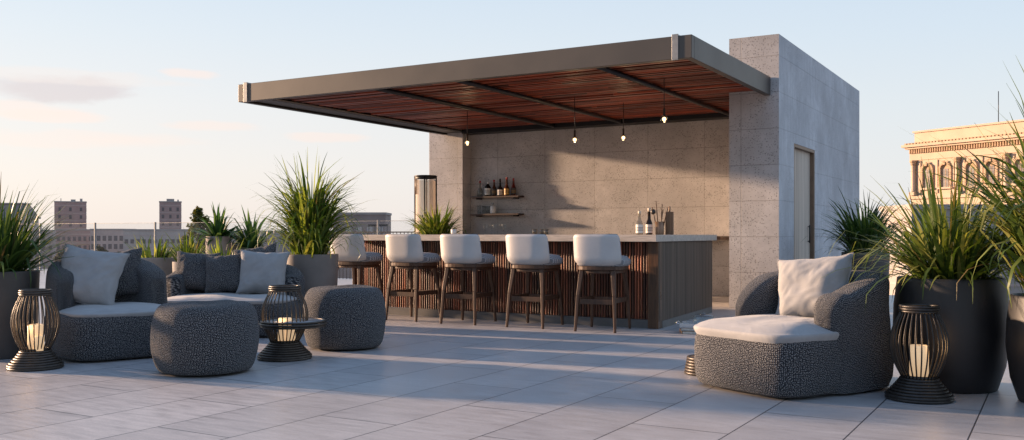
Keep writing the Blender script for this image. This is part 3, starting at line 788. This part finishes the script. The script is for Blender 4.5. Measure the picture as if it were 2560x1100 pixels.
# ------------------------------------------------------------------ tray, books and bowl on the floor beside the bar
bx_, by_ = -3.46, 10.10
for i, (mat, z, w, d, rz, lab) in enumerate(((M['cover_tan'],0,.42,.30,.10,'tan covered book at the bottom of the floor stack'),(M['cover_white'],.034,.40,.29,-.06,'pale covered book lying on the tan book'))):
    t = thing('book', lab, 'book', (bx_,by_,z), rz+R(20), 'books stacked on the floor')
    MB().box(-w/2,w/2,-d/2,d/2,.0,.004).box(-w/2,w/2,-d/2,d/2,.029,.033).box(-w/2,-w/2+.004,-d/2,d/2,.004,.029).build('cover', mat, t)
    MB().box(-w/2+.005,w/2-.006,-d/2+.006,d/2-.006,.0042,.0288).build('pages', M['paper'], t)
t = thing('serving_tray','small chrome tray with wire handles lying on the floor books','tray',(bx_,by_,.0685),R(14),None)
MB().box(-.21,.21,-.15,.15,0,.012).box(-.21,.21,-.15,-.145,.012,.045).box(-.21,.21,.145,.15,.012,.045).build('base', M['chrome'], t, .002)
for sx in (-1,1):
    MB().tube([(sx*.21,-.08,.02),(sx*.25,-.08,.05),(sx*.25,.08,.05),(sx*.21,.08,.02)], .006, 8).build('handle', M['chrome'], t)
t = thing('glass_bowl','clear glass bowl with lid standing on the chrome tray','bowl',(bx_+.03,by_+.02,.081))
MB().lathe([(.07,0),(.10,.01),(.115,.06),(.11,.10),(.106,.10),(.11,.06),(.096,.014),(.001,.012)],28).build('body', M['glass'], t)
MB().lathe([(.122,.101),(.124,.108),(.06,.128),(.012,.132),(.015,.15),(.001,.154)],28).build('lid', M['glass'], t)

# ------------------------------------------------------------------ plants
def blades(n, rb, lmin, lmax, tilt, droop, w, seed, z0=0, zs=0, segs=7, up=.0, bias=(0,0), stiff=1.0):
    rnd = random.Random(seed); mb = MB(); droop *= 1.12
    for k in range(n):
        a = rnd.uniform(0,2*PI); r = rb*math.sqrt(rnd.random())
        f = rnd.random(); L = lmin+(lmax-lmin)*rnd.random()**.8
        t0 = tilt*(f**.75)*rnd.uniform(.75,1.15); L *= 1-.12*f
        dr = droop*rnd.uniform(.45,1.3)*(.35+.75*f)
        a2 = a + rnd.gauss(0,.35); tw = rnd.uniform(-.7,.7)
        kk = rnd.randint(3,5) if rnd.random() < .22 else -1; kb = rnd.uniform(.4,1.1)
        p = Vector((r*math.cos(a), r*math.sin(a), z0)); ww = w*rnd.uniform(.65,1.25)
        if zs:
            q_ = rnd.random()**1.3; p = Vector((p.x*(1-.55*q_), p.y*(1-.55*q_), z0+zs*q_)); L *= 1-.25*q_
        vs = []; t_ = t0
        for i in range(segs+1):
            s = i/segs
            az = a2 + tw*s*s*.5
            t_ = t0 + dr*s**1.6
            d = Vector((math.sin(t_)*math.cos(az)+bias[0]*s, math.sin(t_)*math.sin(az)+bias[1]*s, math.cos(t_)))
            side = Vector((-math.sin(az+tw*s), math.cos(az+tw*s), .25*tw)).normalized()
            wd = ww*1.95*(min(1,.5+2.0*s))*(1-s**2.0)*.5 + .0008
            vs.append(p - side*wd); vs.append(p + side*wd)
            p = p + d.normalized()*(L/segs)
            if i == kk: t_ += kb; t0 += kb
        mb.add(vs, [(2*i,2*i+1,2*i+3,2*i+2) for i in range(segs)], True)
    return mb
def pot(parent, prof, mat, soil_r, soil_z, n=48):
    MB().lathe(prof, n).build('pot', mat, parent)
    MB().lathe([(.001,soil_z),(soil_r,soil_z)], n, cap=False).build('soil', M['soil'], parent)
def cyl_pot(r, h, taper=.86):
    return [(r*taper,0),(r*(taper+.01),.01),(r*.985,h*.8),(r,h-.01),(r*.995,h),(r*.93,h),(r*.92,h-.08),(.001,h-.08)]
def barrel(r, h):
    return [(r*.78,0),(r*.80,.012),(r*.93,h*.22),(r,h*.52),(r*.985,h*.75),(r*.93,h*.965),(r*.925,h-.005),(r*.905,h),(r*.87,h-.003),(r*.86,h-.07),(.001,h-.07)]
def plant(name, label, loc, prof, potmat, soil_r, h, layers, leafmat, group='potted grasses around the terrace', rz=0):
    t = thing(name, label, 'plant', (*loc,0), rz, group)
    pot(t, prof, potmat, soil_r, h-.06)
    mb = MB()
    for L in layers:
        q = blades(z0=h-.07, **L); mb.add(q.v, q.f, True)
    mb.build('foliage', leafmat, t); return t

plant('potted_grass','drooping grass in a dark grey pot at the left edge behind the lantern',(-8.27,5.00),cyl_pot(.34,.77),M['pot_dark'],.3,.77,
    [dict(n=300,rb=.20,lmin=.45,lmax=.95,tilt=1.05,droop=1.35,w=.016,seed=11),dict(n=90,rb=.15,lmin=.6,lmax=1.0,tilt=.5,droop=.9,w=.016,seed=12)],M['leaf_dark'])
plant('potted_grass','tall upright bright grass in a taupe pot beside the leftmost stool',(-7.78,8.55),cyl_pot(.335,.86,.9),M['pot_grey'],.3,.86,
    [dict(n=330,rb=.2,lmin=.6,lmax=1.2,tilt=.68,droop=1.9,w=.018,seed=21,zs=.5),dict(n=260,rb=.2,lmin=.45,lmax=.85,tilt=.7,droop=2.5,w=.017,seed=22,zs=.35),dict(n=40,rb=.12,lmin=1.0,lmax=1.42,tilt=.25,droop=.35,w=.014,seed=23)],M['leaf_bright'])
plant('potted_grass','dark green grass in a charcoal pot against the shaded concrete side wall',(-2.50,14.76),cyl_pot(.34,.83),M['pot_dark'],.3,.83,
    [dict(n=300,rb=.22,lmin=.5,lmax=1.15,tilt=.85,droop=1.4,w=.02,seed=31,zs=.2),dict(n=130,rb=.2,lmin=.4,lmax=.8,tilt=1.1,droop=1.3,w=.016,seed=32)],M['leaf_dark'])
plant('potted_grass','bushy arching grass in a black barrel planter behind the right lantern',(-.68,7.43),barrel(.385,.79),M['pot_black'],.33,.79,
    [dict(n=380,rb=.24,lmin=.5,lmax=1.06,tilt=1.2,droop=1.6,w=.014,seed=41,zs=.08),dict(n=120,rb=.2,lmin=.35,lmax=.64,tilt=.55,droop=.9,w=.017,seed=42)],M['leaf'])
plant('potted_grass','very large arching grass in a black planter cut off by the right edge',(.045,7.10),barrel(.36,.70),M['pot_black'],.3,.70,
    [dict(n=420,rb=.26,lmin=.7,lmax=1.3,tilt=.7,droop=2.4,w=.02,seed=51,zs=.5),dict(n=110,rb=.2,lmin=1.1,lmax=1.7,tilt=.45,droop=1.3,w=.017,seed=52)],M['leaf'])
plant('potted_grass','round sunlit grass in a pot behind the bar next to the left pillar',(-9.91,14.25),cyl_pot(.3,.95),M['pot_grey'],.27,.95,
    [dict(n=300,rb=.2,lmin=.45,lmax=.92,tilt=.95,droop=1.6,w=.02,seed=61,zs=.2)],M['leaf_bright'])
x,y = at(546,16)
plant('potted_yucca','yucca with broad pointed leaves in a tall beige pot behind the loveseat',(x,y),cyl_pot(.21,1.06,.92),M['pot_stone'],.19,1.06,
    [dict(n=80,rb=.05,lmin=.4,lmax=.72,tilt=1.3,droop=1.2,w=.042,seed=71)],M['leaf_yucca'],'yuccas in tall pots')
x,y = at(628,16.2)
plant('potted_yucca','drooping yucca in a dark pot, right of the beige potted one',(x,y),cyl_pot(.21,.86,.92),M['pot_dark'],.19,.86,
    [dict(n=75,rb=.05,lmin=.5,lmax=.95,tilt=.9,droop=1.9,w=.036,seed=72)],M['leaf_yucca'],'yuccas in tall pots')
x,y = at(600,16.6)
t = thing('empty_pot','dark round pot standing between the two yuccas','pot',(x,y,0)); pot(t, cyl_pot(.2,.95,.92), M['pot_grey'], .18, .88)
x,y = at(388,17)
t = thing('planter','large grey stone planter with sparse grass behind the left armchair','planter',(x,y,0),YAW)
MB().lathe([(.38,0),(.40,.012),(.43,.66),(.43,.68),(.39,.68),(.38,.6),(.001,.6)],40).build('pot', M['pot_stone'], t)
blades(60,.32,.3,.62,.8,1.3,.022,81,.6).build('foliage', M['leaf'], t)
x,y = at(470,16.4)
plant('potted_grass','sparse tall grass in a low grey pot behind the loveseat backrest',(x,y),cyl_pot(.26,.62,.9),M['pot_stone'],.23,.62,
    [dict(n=70,rb=.16,lmin=.4,lmax=.75,tilt=.75,droop=1.0,w=.02,seed=82)],M['leaf'])
x,y = at(560,14.2)
plant('potted_grass','wispy grass in a low pot just behind the loveseat pillows',(x,y),cyl_pot(.24,.62,.9),M['pot_grey'],.22,.62,
    [dict(n=50,rb=.14,lmin=.3,lmax=.6,tilt=.8,droop=1.1,w=.018,seed=83)],M['leaf_bright'])

# tall glass lantern beside the pillar
t = thing('glass_lantern','tall glass lantern with black metal frame in front of the left pillar','lantern',(-10.50,14.75,0))
MB().lathe([(.24,0),(.24,.06),(.2,.08)],28).build('base', M['black_metal'], t)
MB().torus(.205,2.20,.018,32,6).torus(.205,1.12,.012,32,6).lathe([(.205,2.16),(.205,2.22)],28,cap=False).build('top_ring', M['black_metal'], t)
for k in range(4):
    a = R(-60+90*k); MB().tube([(.205*math.cos(a),.205*math.sin(a),.06),(.205*math.cos(a),.205*math.sin(a),2.2)],.014,8).build('post', M['black_metal'], t)
mb = MB()
for k in range(9):
    a = R(170+9*k); mb.tube([(.2*math.cos(a),.2*math.sin(a),1.86),(.2*math.cos(a),.2*math.sin(a),2.18)],.007,6)
mb.build('grille', M['door_frame'], t)
MB().lathe([(.19,.09),(.19,2.14)],32,cap=False).build('glass_tube', M['frost'], t)
MB().lathe([(.08,.085),(.08,1.2),(.001,1.2)],20).build('candle', M['candle'], t)

# ------------------------------------------------------------------ glass railing
t = thing('glass_railing','frameless glass railing with slim posts along the back terrace edge','railing',(0,0,0))
xs = [-29.5+i*2.6 for i in range(8)]; xs[-1] = -11.35
for a, b in zip(xs[:-1], xs[1:]):
    MB().box(a+.03,b-.03,17.59,17.605,.06,1.40).build('glass_panel', M['rail_glass'], t)
for x in xs: MB().box(x-.015,x+.015,17.57,17.625,0,1.43).build('post', M['bracket'], t)
MB().box(xs[0],xs[-1],17.58,17.615,1.402,1.412).build('top_rail', M['bracket'], t)
mb = MB(); mb.box(-15.5,-11.4,17.95,17.975,1.13,1.16)
x = -15.5
while x < -11.4: mb.box(x,x+.012,17.955,17.97,.0,1.13); x += .11
tag(mb.build('metal_fence', M['beam']), 'low dark metal fence of thin uprights behind the glass by the left pillar', 'fence')

# ------------------------------------------------------------------ city buildings
def wallmat(name, c): return simple(name, c, .85, 0, .12, .3, bmp=.1, bscale=5)
W_ = {'brick':wallmat('hazy_pink_brick',(.36,.265,.245)),'brick_dark':wallmat('dark_brick',(.16,.115,.11)),'grey':wallmat('grey_render',(.36,.33,.31)),'pale':wallmat('pale_render',(.45,.405,.375)),'brown':wallmat('brown_render',(.27,.225,.21)),'band':wallmat('pale_band',(.47,.39,.36))}  # base colours paled so that the walls carry the distance haze
M['pane'] = simple('window_pane', (.12,.11,.115), .25, 0, .3, 2)
M['pane_light'] = simple('pale_window', (.46,.43,.40), .4, 0, .2, 2)
def pane_copies(parent, proto, spots):
    for i, (x,y,z,rz) in enumerate(spots):
        o = proto if i == 0 else proto.copy()
        if i: COL.objects.link(o)
        o.parent = parent; o.location = (x,y,z); o.rotation_euler = (0,0,rz)
def block(name, label, px, d, w, dep, top, wall, floors, cols, win=(1.2,1.5), fh=3.0, rz=0, pm='pane', bands=True, parapet=True, z0=-26, group='distant city buildings', side_cols=0):
    x, y = at(px, d); t = thing(name, label, 'building', (x,y,0), YAW+rz, group)
    MB().box(-w/2,w/2,0,dep,z0,top).build('wall', W_[wall], t)
    if parapet:
        MB().box(-w/2-.15,w/2+.15,-.15,dep+.15,top+.01,top+.5).build('parapet', W_['grey'], t)
    if bands:
        b = MB()
        for f in range(floors+1): b.box(-w/2-.06,w/2+.06,-.06,dep+.06,top-1.4-f*fh,top-1.15-f*fh)
        b.build('floor_band', W_['band'], t)
    sp = []
    for f in range(floors):
        for c in range(cols): sp.append((-w/2+w*(c+.5)/cols, -.03, top-3.6-f*fh, 0))
        for c in range(side_cols): sp.append((w/2+.03, dep*(c+.5)/side_cols, top-3.6-f*fh, PI/2))
    sp = sp[:100]
    if sp:
        q = MB().box(-win[0]/2,win[0]/2,-.03,.03,0,win[1]).build('window', M[pm], t)
        pane_copies(t, q, sp)
    return t
def roof_bits(t, bits):
    for (x,y,w,h,z) in bits: MB().box(x-w/2,x+w/2,y-w/2,y+w/2,z,z+h).build('roof_unit', W_['grey'], t)
T1 = block('apartment_tower','pinkish brick apartment tower at the left, the wider of the two',176,390,12.0,9,14.2,'brick',9,3,(.95,1.5),3.2,R(24),side_cols=3)
roof_bits(T1, [(1.0,3,1.8,.8,14.7),(4.0,6,1.0,1.3,14.7),(-3.6,2,.3,1.2,14.7)])
T2 = block('apartment_tower','narrow brick apartment tower left of the sunlit tree',426,390,8.6,5,14.2,'brick',7,3,(.95,1.5),3.0,R(20),side_cols=1)
roof_bits(T2, [(0,2,3.0,1.0,14.7),(3,3,.6,.8,14.7)])
block('apartment_block','pinkish apartment wing standing below the wide tower',186,330,13,10,2.3,'brick',4,7,(1.0,1.5),3.1)
block('apartment_block','pale framed apartment block right of the wide tower',268,320,11.5,10,2.4,'band',4,6,(1.2,1.7),2.8)
block('office_block','long low grey office block below the narrow tower',396,270,20,14,2.0,'pale',1,12,(1.0,1.2),3.4)
block('office_block','flat roofed grey block behind the yuccas',585,330,30,12,1.8,'grey',3,14,(1.1,1.4),3.2)
block('office_block','brown flat roofed block with five pale windows beside the leftmost stool',898,200,11.2,9,5.2,'brown',1,5,(1.15,1.0),3.6,pm='pane_light',bands=False)
block('office_block','low grey block at the far left edge behind the drooping grass',60,350,22,12,2.2,'grey',3,9,(1.1,1.4),3.2)
block('office_block','low block seen between the tall grass and the brown block',770,340,26,12,1.4,'grey',3,10,(1.1,1.4),3.2)
block('office_block','pale block below the railing near the left pillar',1020,420,22,12,-1,'pale',3,9,(1.1,1.4),3.2)
block('office_block','bluish grey block behind the right hand grasses',2440,95,13,8,3.6,'grey',2,7,(.9,1.2),3.2)
# domed roof house, far left
x,y = at(18,360); t = thing('mansard_building','old building with low mansard roof at the far left edge','building',(x,y,0),YAW,'distant city buildings')
MB().box(-7,7,0,10,-26,7).build('wall', W_['pale'], t)
MB().prism([(-7.6,-.6),(7.6,-.6),(7.6,10.6),(-7.6,10.6)],7.02,7.8).build('cornice', W_['grey'], t)
mb = MB(); a = [(-7,-.2,7.81),(7,-.2,7.81),(7,10.2,7.81),(-7,10.2,7.81),(-4.6,2,12.6),(4.6,2,12.6),(4.6,8,12.6),(-4.6,8,12.6)]
mb.add(a,[(0,1,5,4),(1,2,6,5),(2,3,7,6),(3,0,4,7),(4,5,6,7)]); mb.build('roof', W_['brown'], t)
MB().box(-5.2,5.2,1.6,8.4,12.62,13.1).build('roof_cap', W_['grey'], t)
q = MB().box(-.6,.6,-.04,.04,0,1.8).build('window', M['pane'], t); pane_copies(t, q, [(-5+2.5*c,-.04,3.2-3.4*f,0) for f in range(2) for c in range(5)])
# small glazed roof cabin
x,y = at(945,34); t = thing('glazed_cabin','small glazed roof cabin in front of the brown block','cabin',(x,y,0),YAW)
MB().box(-.36,.36,0,.8,1.38,1.45).build('roof', M['beam'], t)
for sx in (-.33,-.11,.11,.33): MB().box(sx-.012,sx+.012,0,.03,-3,1.378).build('post', M['beam'], t)
MB().box(-.32,.32,.035,.05,-3,1.37).build('glass_pane', M['rail_glass'], t)
MB().box(-.4,.4,.1,.9,-26,-3.02).build('wall', W_['grey'], t)

# classical sandstone building
M['sand'] = simple('sandstone', (.50,.39,.295), .85, 0, .10, .6, bmp=.15, bscale=6)
M['sand_dark'] = simple('sandstone_carved', (.42,.30,.20), .9, 0, .25, 3, bmp=.5, bscale=9)
lat0, d0 = 55.1, 130.0
x0, y0 = lat0*CS - d0*SN, lat0*SN + d0*CS
ddir = (.486*CS+.874*SN, .486*SN-.874*CS)
t = thing('classical_building','sandstone palace with arched windows and heavy cornice behind the right hand grasses','building',(x0,y0,0),math.atan2(ddir[1],ddir[0]))
LB = 34
MB().box(0,LB,0,16,-26,11.2).build('wall', M['sand'], t)
MB().box(-.12,LB+.1,-.12,16.1,11.21,12.15).build('frieze', M['sand'], t)
mb = MB(); s = 0
while s < LB: mb.box(s,s+.16,-.38,-.121,12.16,12.72); s += .36
mb.box(-.2,LB+.2,-.12,16.1,12.16,12.74); mb.build('dentil_band', M['sand_dark'], t)
mb = MB(); mb.box(-.55,LB+.5,-.6,16.5,12.75,13.0); mb.box(-.85,LB+.8,-.95,16.8,13.01,13.35); mb.build('cornice', M['sand'], t)
mb = MB(); s = -.5
while s < LB: mb.box(s,s+.3,-.72,-.4,13.36,13.58); s += .5
mb.box(-.4,LB+.4,-.4,16.4,13.36,13.6); mb.build('cornice_moulding', M['sand_dark'], t)
mb = MB(); mb.box(.35,LB-.3,.3,15.6,13.61,15.0); mb.box(.15,LB-.1,.1,15.8,15.01,15.25); mb.build('attic', M['sand'], t)
for cx in (.62,7.35,14.1,20.8):
    c = MB().lathe([(.36,6.85),(.36,7.0),(.30,7.05),(.27,10.4),(.30,10.45)], 16, (cx,-.30)).box(cx-.42,cx+.42,-.72,-.001,6.4,6.84).build('column', M['sand'], t)
    MB().lathe([(.28,10.46),(.40,10.7),(.36,10.8),(.50,11.0),(.48,11.19)], 10, (cx,-.30), False).build('capital', M['sand_dark'], c)
for cx in (1.45,4.1,6.55,8.1,10.65,13.3,14.9,17.2,19.9): MB().box(cx-.16,cx+.16,-.14,-.001,6.6,11.1).build('pilaster', M['sand'], t)
def arch_window(cx):
    f = MB(); ro, ri, zb, zs = .95, .66, 7.35, 9.75
    f.box(cx-ro,cx-ri,-.30,-.001,zb,zs); f.box(cx+ri,cx+ro,-.30,-.001,zb,zs)
    for k in range(12):
        a0, a1 = PI*k/12, PI*(k+1)/12
        v = [(cx+r*math.cos(a),yy,zs+r*math.sin(a)) for yy in (-.34,-.001) for a in (a0,a1) for r in (ri,ro)]
        f.add(v,[(0,1,3,2),(4,6,7,5),(0,4,5,1),(2,3,7,6),(0,2,6,4),(1,5,7,3)])
    f.box(cx-.14,cx+.14,-.46,-.341,zs+ri-.1,zs+ro+.18)
    w = f.build('window', M['sand_dark'], t)
    n = [(cx-ri,zb)]+[(cx+ri,zb)]+[(cx+ri*math.cos(PI*k/10),zs+ri*math.sin(PI*k/10)) for k in range(11)]
    MB().add([(x,-.02,z) for x,z in n],[tuple(range(len(n)))]).build('niche', M['sand_dark'], w)
    MB().box(cx-.36,cx+.36,-.06,-.03,zb,zs+.05).build('pane', M['pane'], w)
    MB().box(cx-.03,cx+.03,-.09,-.061,zb,zs+.05).box(cx-.36,cx+.36,-.09,-.062,zb+1.2,zb+1.26).build('glazing_bar', M['sand_dark'], w)
    MB().box(cx-1.1,cx+1.1,-.42,-.001,zb-.25,zb-.01).build('sill', M['sand'], w)
for cx in (2.7,5.45,9.2,12.0,15.9,18.6): arch_window(cx)
MB().box(-.2,LB+.1,-.3,-.001,5.9,6.38).build('string_course', M['sand'], t)
for cx in (2.7,5.45,9.2,12.0,15.9,18.6): MB().box(cx-.5,cx+.5,-.04,-.001,2.2,4.6).build('lower_window', M['pane'], t)
MB().tube([(10.9,3,15.25),(10.9,3,19.6)],.05,6).build('roof_mast', M['beam'], t)

# ------------------------------------------------------------------ trees in the city
def leaf_cloud(clumps, n, size, seed):
    rnd = random.Random(seed); mb = MB()
    for (cx,cy,cz,r) in clumps:
        for k in range(n):
            v = Vector((rnd.gauss(0,1),rnd.gauss(0,1),rnd.gauss(0,1))).normalized()*r*(rnd.random()**.45)
            p = Vector((cx,cy,cz))+v*Vector((1,1,.85)) if False else Vector((cx+v.x,cy+v.y,cz+v.z*.85))
            a = Vector((rnd.gauss(0,1),rnd.gauss(0,1),rnd.gauss(0,.7))).normalized(); b = a.orthogonal().normalized()
            s = size*rnd.uniform(.6,1.4)
            mb.add([p-a*s,p+b*s*.5,p+a*s,p-b*s*.5],[(0,1,2,3)])
    return mb
def tree(px, d, base, top, rad, label, mat, seed, nclump=16, n=90, leaf=.3, group='city trees beyond the railing'):
    x,y = at(px,d); t = thing('tree', label, 'tree', (x,y,-26), 0, group); rnd = random.Random(seed)
    H = top+26; B = base+26
    MB().tube([(0,0,0),(.1,0,B*.6),(0,.1,B+ (H-B)*.5)], [rad*.14,rad*.10,rad*.04], 8).build('trunk', M['bark'], t)
    br = MB()
    cl = []
    for k in range(nclump):
        f = rnd.random(); z = B+(H-B)*(.12+.8*f); w = rad*math.sin(PI*min(1,.25+.7*f))*rnd.uniform(.2,.85); a = rnd.uniform(0,2*PI)
        c = (w*math.cos(a), w*math.sin(a), z, rad*rnd.uniform(.22,.38)); cl.append(c)
        br.tube([(0,0,B*.8+(z-B)*.4),(c[0],c[1],c[2])],[rad*.03,rad*.012],5)
    br.build('branches', M['bark'], t)
    leaf_cloud(cl, n, leaf, seed).build('crown', mat, t)
tree(494,62,-.6,2.95,1.05,'sunlit olive green tree rising beyond the railing left of the yuccas',M['leaf_tree'],5,34,90,.10)
x0 = 0
hz = [(250,230,-5.6,-1.9,2.6),(345,225,-6,-3.2,1.4),(428,222,-5.5,-2.6,3.2),(300,236,-6,-3.6,2.2),(385,215,-6.4,-3.7,1.6),(500,220,-6,-2.9,2.6),(560,228,-6,-3,2.6),(650,225,-6,-2.7,3.0),(215,236,-6,-3.8,2.4),(160,228,-6,-3.2,2.6)]
tl = ['round grey green city tree below the pale framed block','slim dark city tree at the left end of the long office block','broad city tree in front of the long office block','low city tree between the framed block and the office block','small city tree before the middle of the long office block','city tree under the sunlit olive tree','city tree below the beige yucca pot','broad city tree under the drooping yucca','low city tree below the wide brick tower','city tree beside the drooping grass at the left']
for i,(px,d,b,tp,r) in enumerate(hz): tree(px,d,b,tp,r,tl[i],M['leaf_hedge'],20+i,12,60,.35)

# ------------------------------------------------------------------ camera, light, sky
cam = bpy.data.cameras.new('camera'); co = bpy.data.objects.new('camera', cam); COL.objects.link(co)
cam.sensor_width = 36; cam.lens = 2353/2560*36; cam.shift_y = 35/2560; cam.clip_end = 9000; cam.clip_start = .05
co.location = (0,0,1.1); co.rotation_euler = (R(90),0,YAW); SC.camera = co

AZ, EL = R(8.6), R(10.0)
sd = Vector((math.cos(AZ)*math.cos(EL), math.sin(AZ)*math.cos(EL), -math.sin(EL)))
sun = bpy.data.lights.new('sun','SUN'); sun.energy = 12; sun.angle = R(2.0); sun.color = (1,.66,.42)
so = bpy.data.objects.new('sun', sun); COL.objects.link(so); so.rotation_euler = sd.to_track_quat('-Z','Y').to_euler(); so.location = (-30,-5,20)

w = bpy.data.worlds.new('World'); SC.world = w; w.use_nodes = True; nt = w.node_tree; nt.nodes.clear()
out = nt.nodes.new('ShaderNodeOutputWorld')
sky = nt.nodes.new('ShaderNodeTexSky'); sky.sky_type = 'NISHITA'; sky.sun_disc = False; sky.sun_elevation = EL; sky.sun_rotation = math.atan2(-math.cos(AZ), -math.sin(AZ)); sky.altitude = 0; sky.air_density = 1; sky.dust_density = 1.5
bg1 = nt.nodes.new('ShaderNodeBackground'); bg1.inputs[1].default_value = .02; nt.links.new(sky.outputs[0], bg1.inputs[0])
tc = nt.nodes.new('ShaderNodeTexCoord'); sp = nt.nodes.new('ShaderNodeSeparateXYZ'); nt.links.new(tc.outputs['Generated'], sp.inputs[0])
dx, dy, dz = sp.outputs
hor = mathn(nt,'SQRT', mathn(nt,'ADD', mathn(nt,'MULTIPLY',dx,dx), mathn(nt,'MULTIPLY',dy,dy)))
el_ = mathn(nt,'DIVIDE', dz, mathn(nt,'MAXIMUM',hor,.02))
left = mathn(nt,'MULTIPLY', mathn(nt,'DIVIDE', dx, mathn(nt,'MAXIMUM',hor,.02)), -1.0)
e4 = mathn(nt,'MULTIPLY', el_, .5)        # 0..1 over tan 0..2
SKYL = [(0,(.88,.80,.76)),(.03,(.87,.82,.80)),(.065,(.82,.82,.835)),(.10,(.74,.80,.86)),(.15,(.62,.74,.87)),(.30,(.43,.60,.84)),(.75,(.25,.40,.68)),(1,(.22,.36,.64))]
SKYR = [(0,(.82,.81,.82)),(.03,(.79,.81,.83)),(.065,(.74,.80,.85)),(.10,(.67,.77,.87)),(.15,(.58,.71,.86)),(.30,(.47,.65,.93)),(.75,(.28,.45,.75)),(1,(.22,.36,.64))]
g = mixc(nt, ramp(nt, left, [(.0,0),(.8,1)]), ramp(nt, e4, SKYR), ramp(nt, e4, SKYL))
# thin evening clouds, fixed in the sky
az = nt.nodes.new('ShaderNodeMath'); az.operation = 'ARCTAN2'; nt.links.new(mathn(nt,'MULTIPLY',dx,-1.0), az.inputs[0]); nt.links.new(dy, az.inputs[1])
cb = nt.nodes.new('ShaderNodeCombineXYZ'); nt.links.new(az.outputs[0], cb.inputs[0]); nt.links.new(mathn(nt,'MULTIPLY',el_,3.4), cb.inputs[1])
def blob(a0, e0, sa, se, amp, nsc, seed):
    q1 = mathn(nt,'DIVIDE', mathn(nt,'SUBTRACT',az.outputs[0],a0), sa); q2 = mathn(nt,'DIVIDE', mathn(nt,'SUBTRACT',el_,e0), se)
    rr = mathn(nt,'ADD', mathn(nt,'MULTIPLY',q1,q1), mathn(nt,'MULTIPLY',q2,q2))
    mp = nt.nodes.new('ShaderNodeMapping'); mp.inputs['Location'].default_value = (seed,seed*2,0); nt.links.new(cb.outputs[0], mp.inputs[0])
    nn = noisen(nt, mp.outputs[0], nsc, 6, .6, .3)
    v = mathn(nt,'SUBTRACT', mathn(nt,'MULTIPLY_ADD', nn, 2.4, -.35), rr)
    r = nt.nodes.new('ShaderNodeMapRange'); r.inputs[1].default_value = 0; r.inputs[2].default_value = .75; r.inputs[3].default_value = 0; r.inputs[4].default_value = amp; r.interpolation_type = 'SMOOTHSTEP'; nt.links.new(v, r.inputs[0])
    return r.outputs[0]
A = lambda px: R(30.2) + math.atan((1280-px)/2353)
E = lambda px,py: (585-py)/math.hypot(2353,px-1280)
c1 = blob(A(150),E(150,222),.105,.017,.75,9,1.3)
g = mixc(nt, c1, g, (.70,.62,.64))
c1b = blob(A(170),E(170,192),.13,.010,.45,12,4.3); g = mixc(nt, c1b, g, (.90,.80,.76))
for (px,py,sa,se,amp,sd_) in ((150,290,.06,.008,.65,2.2),(60,275,.07,.012,.6,3.1),(480,185,.035,.007,.7,5.5),(540,315,.06,.007,.6,6.1),(810,345,.06,.007,.6,7.7),(100,345,.12,.012,.4,8.8),(340,350,.08,.01,.35,9.4)):
    g = mixc(nt, blob(A(px),E(px,py),sa,se,amp,11,sd_), g, (.96,.80,.74))
bk = nt.nodes.new('ShaderNodeMapRange'); bk.interpolation_type = 'SMOOTHSTEP'; bk.inputs[1].default_value = .05; bk.inputs[2].default_value = -.7; bk.inputs[3].default_value = 0; bk.inputs[4].default_value = 1
nt.links.new(mathn(nt,'DIVIDE', dy, mathn(nt,'MAXIMUM',hor,.02)), bk.inputs[0])
g = mixc(nt, bk.outputs[0], g, mixc(nt, 1.0, g, (.68,.73,.80), 'MULTIPLY'))   # sky behind the camera dimmed and cooled to deepen shade on facing walls
bg2 = nt.nodes.new('ShaderNodeBackground'); nt.links.new(g, bg2.inputs[0]); bg2.inputs[1].default_value = .97
ad = nt.nodes.new('ShaderNodeAddShader'); nt.links.new(bg1.outputs[0], ad.inputs[0]); nt.links.new(bg2.outputs[0], ad.inputs[1]); nt.links.new(ad.outputs[0], out.inputs[0])

SC.render.engine = 'CYCLES'
SC.cycles.use_denoising = True
SC.cycles.max_bounces = 8; SC.cycles.transparent_max_bounces = 24; SC.cycles.caustics_reflective = False; SC.cycles.caustics_refractive = False
SC.cycles.sample_clamp_indirect = 4
SC.view_settings.view_transform = 'Standard'; SC.view_settings.look = 'None'; SC.view_settings.exposure = 0; SC.view_settings.gamma = 1
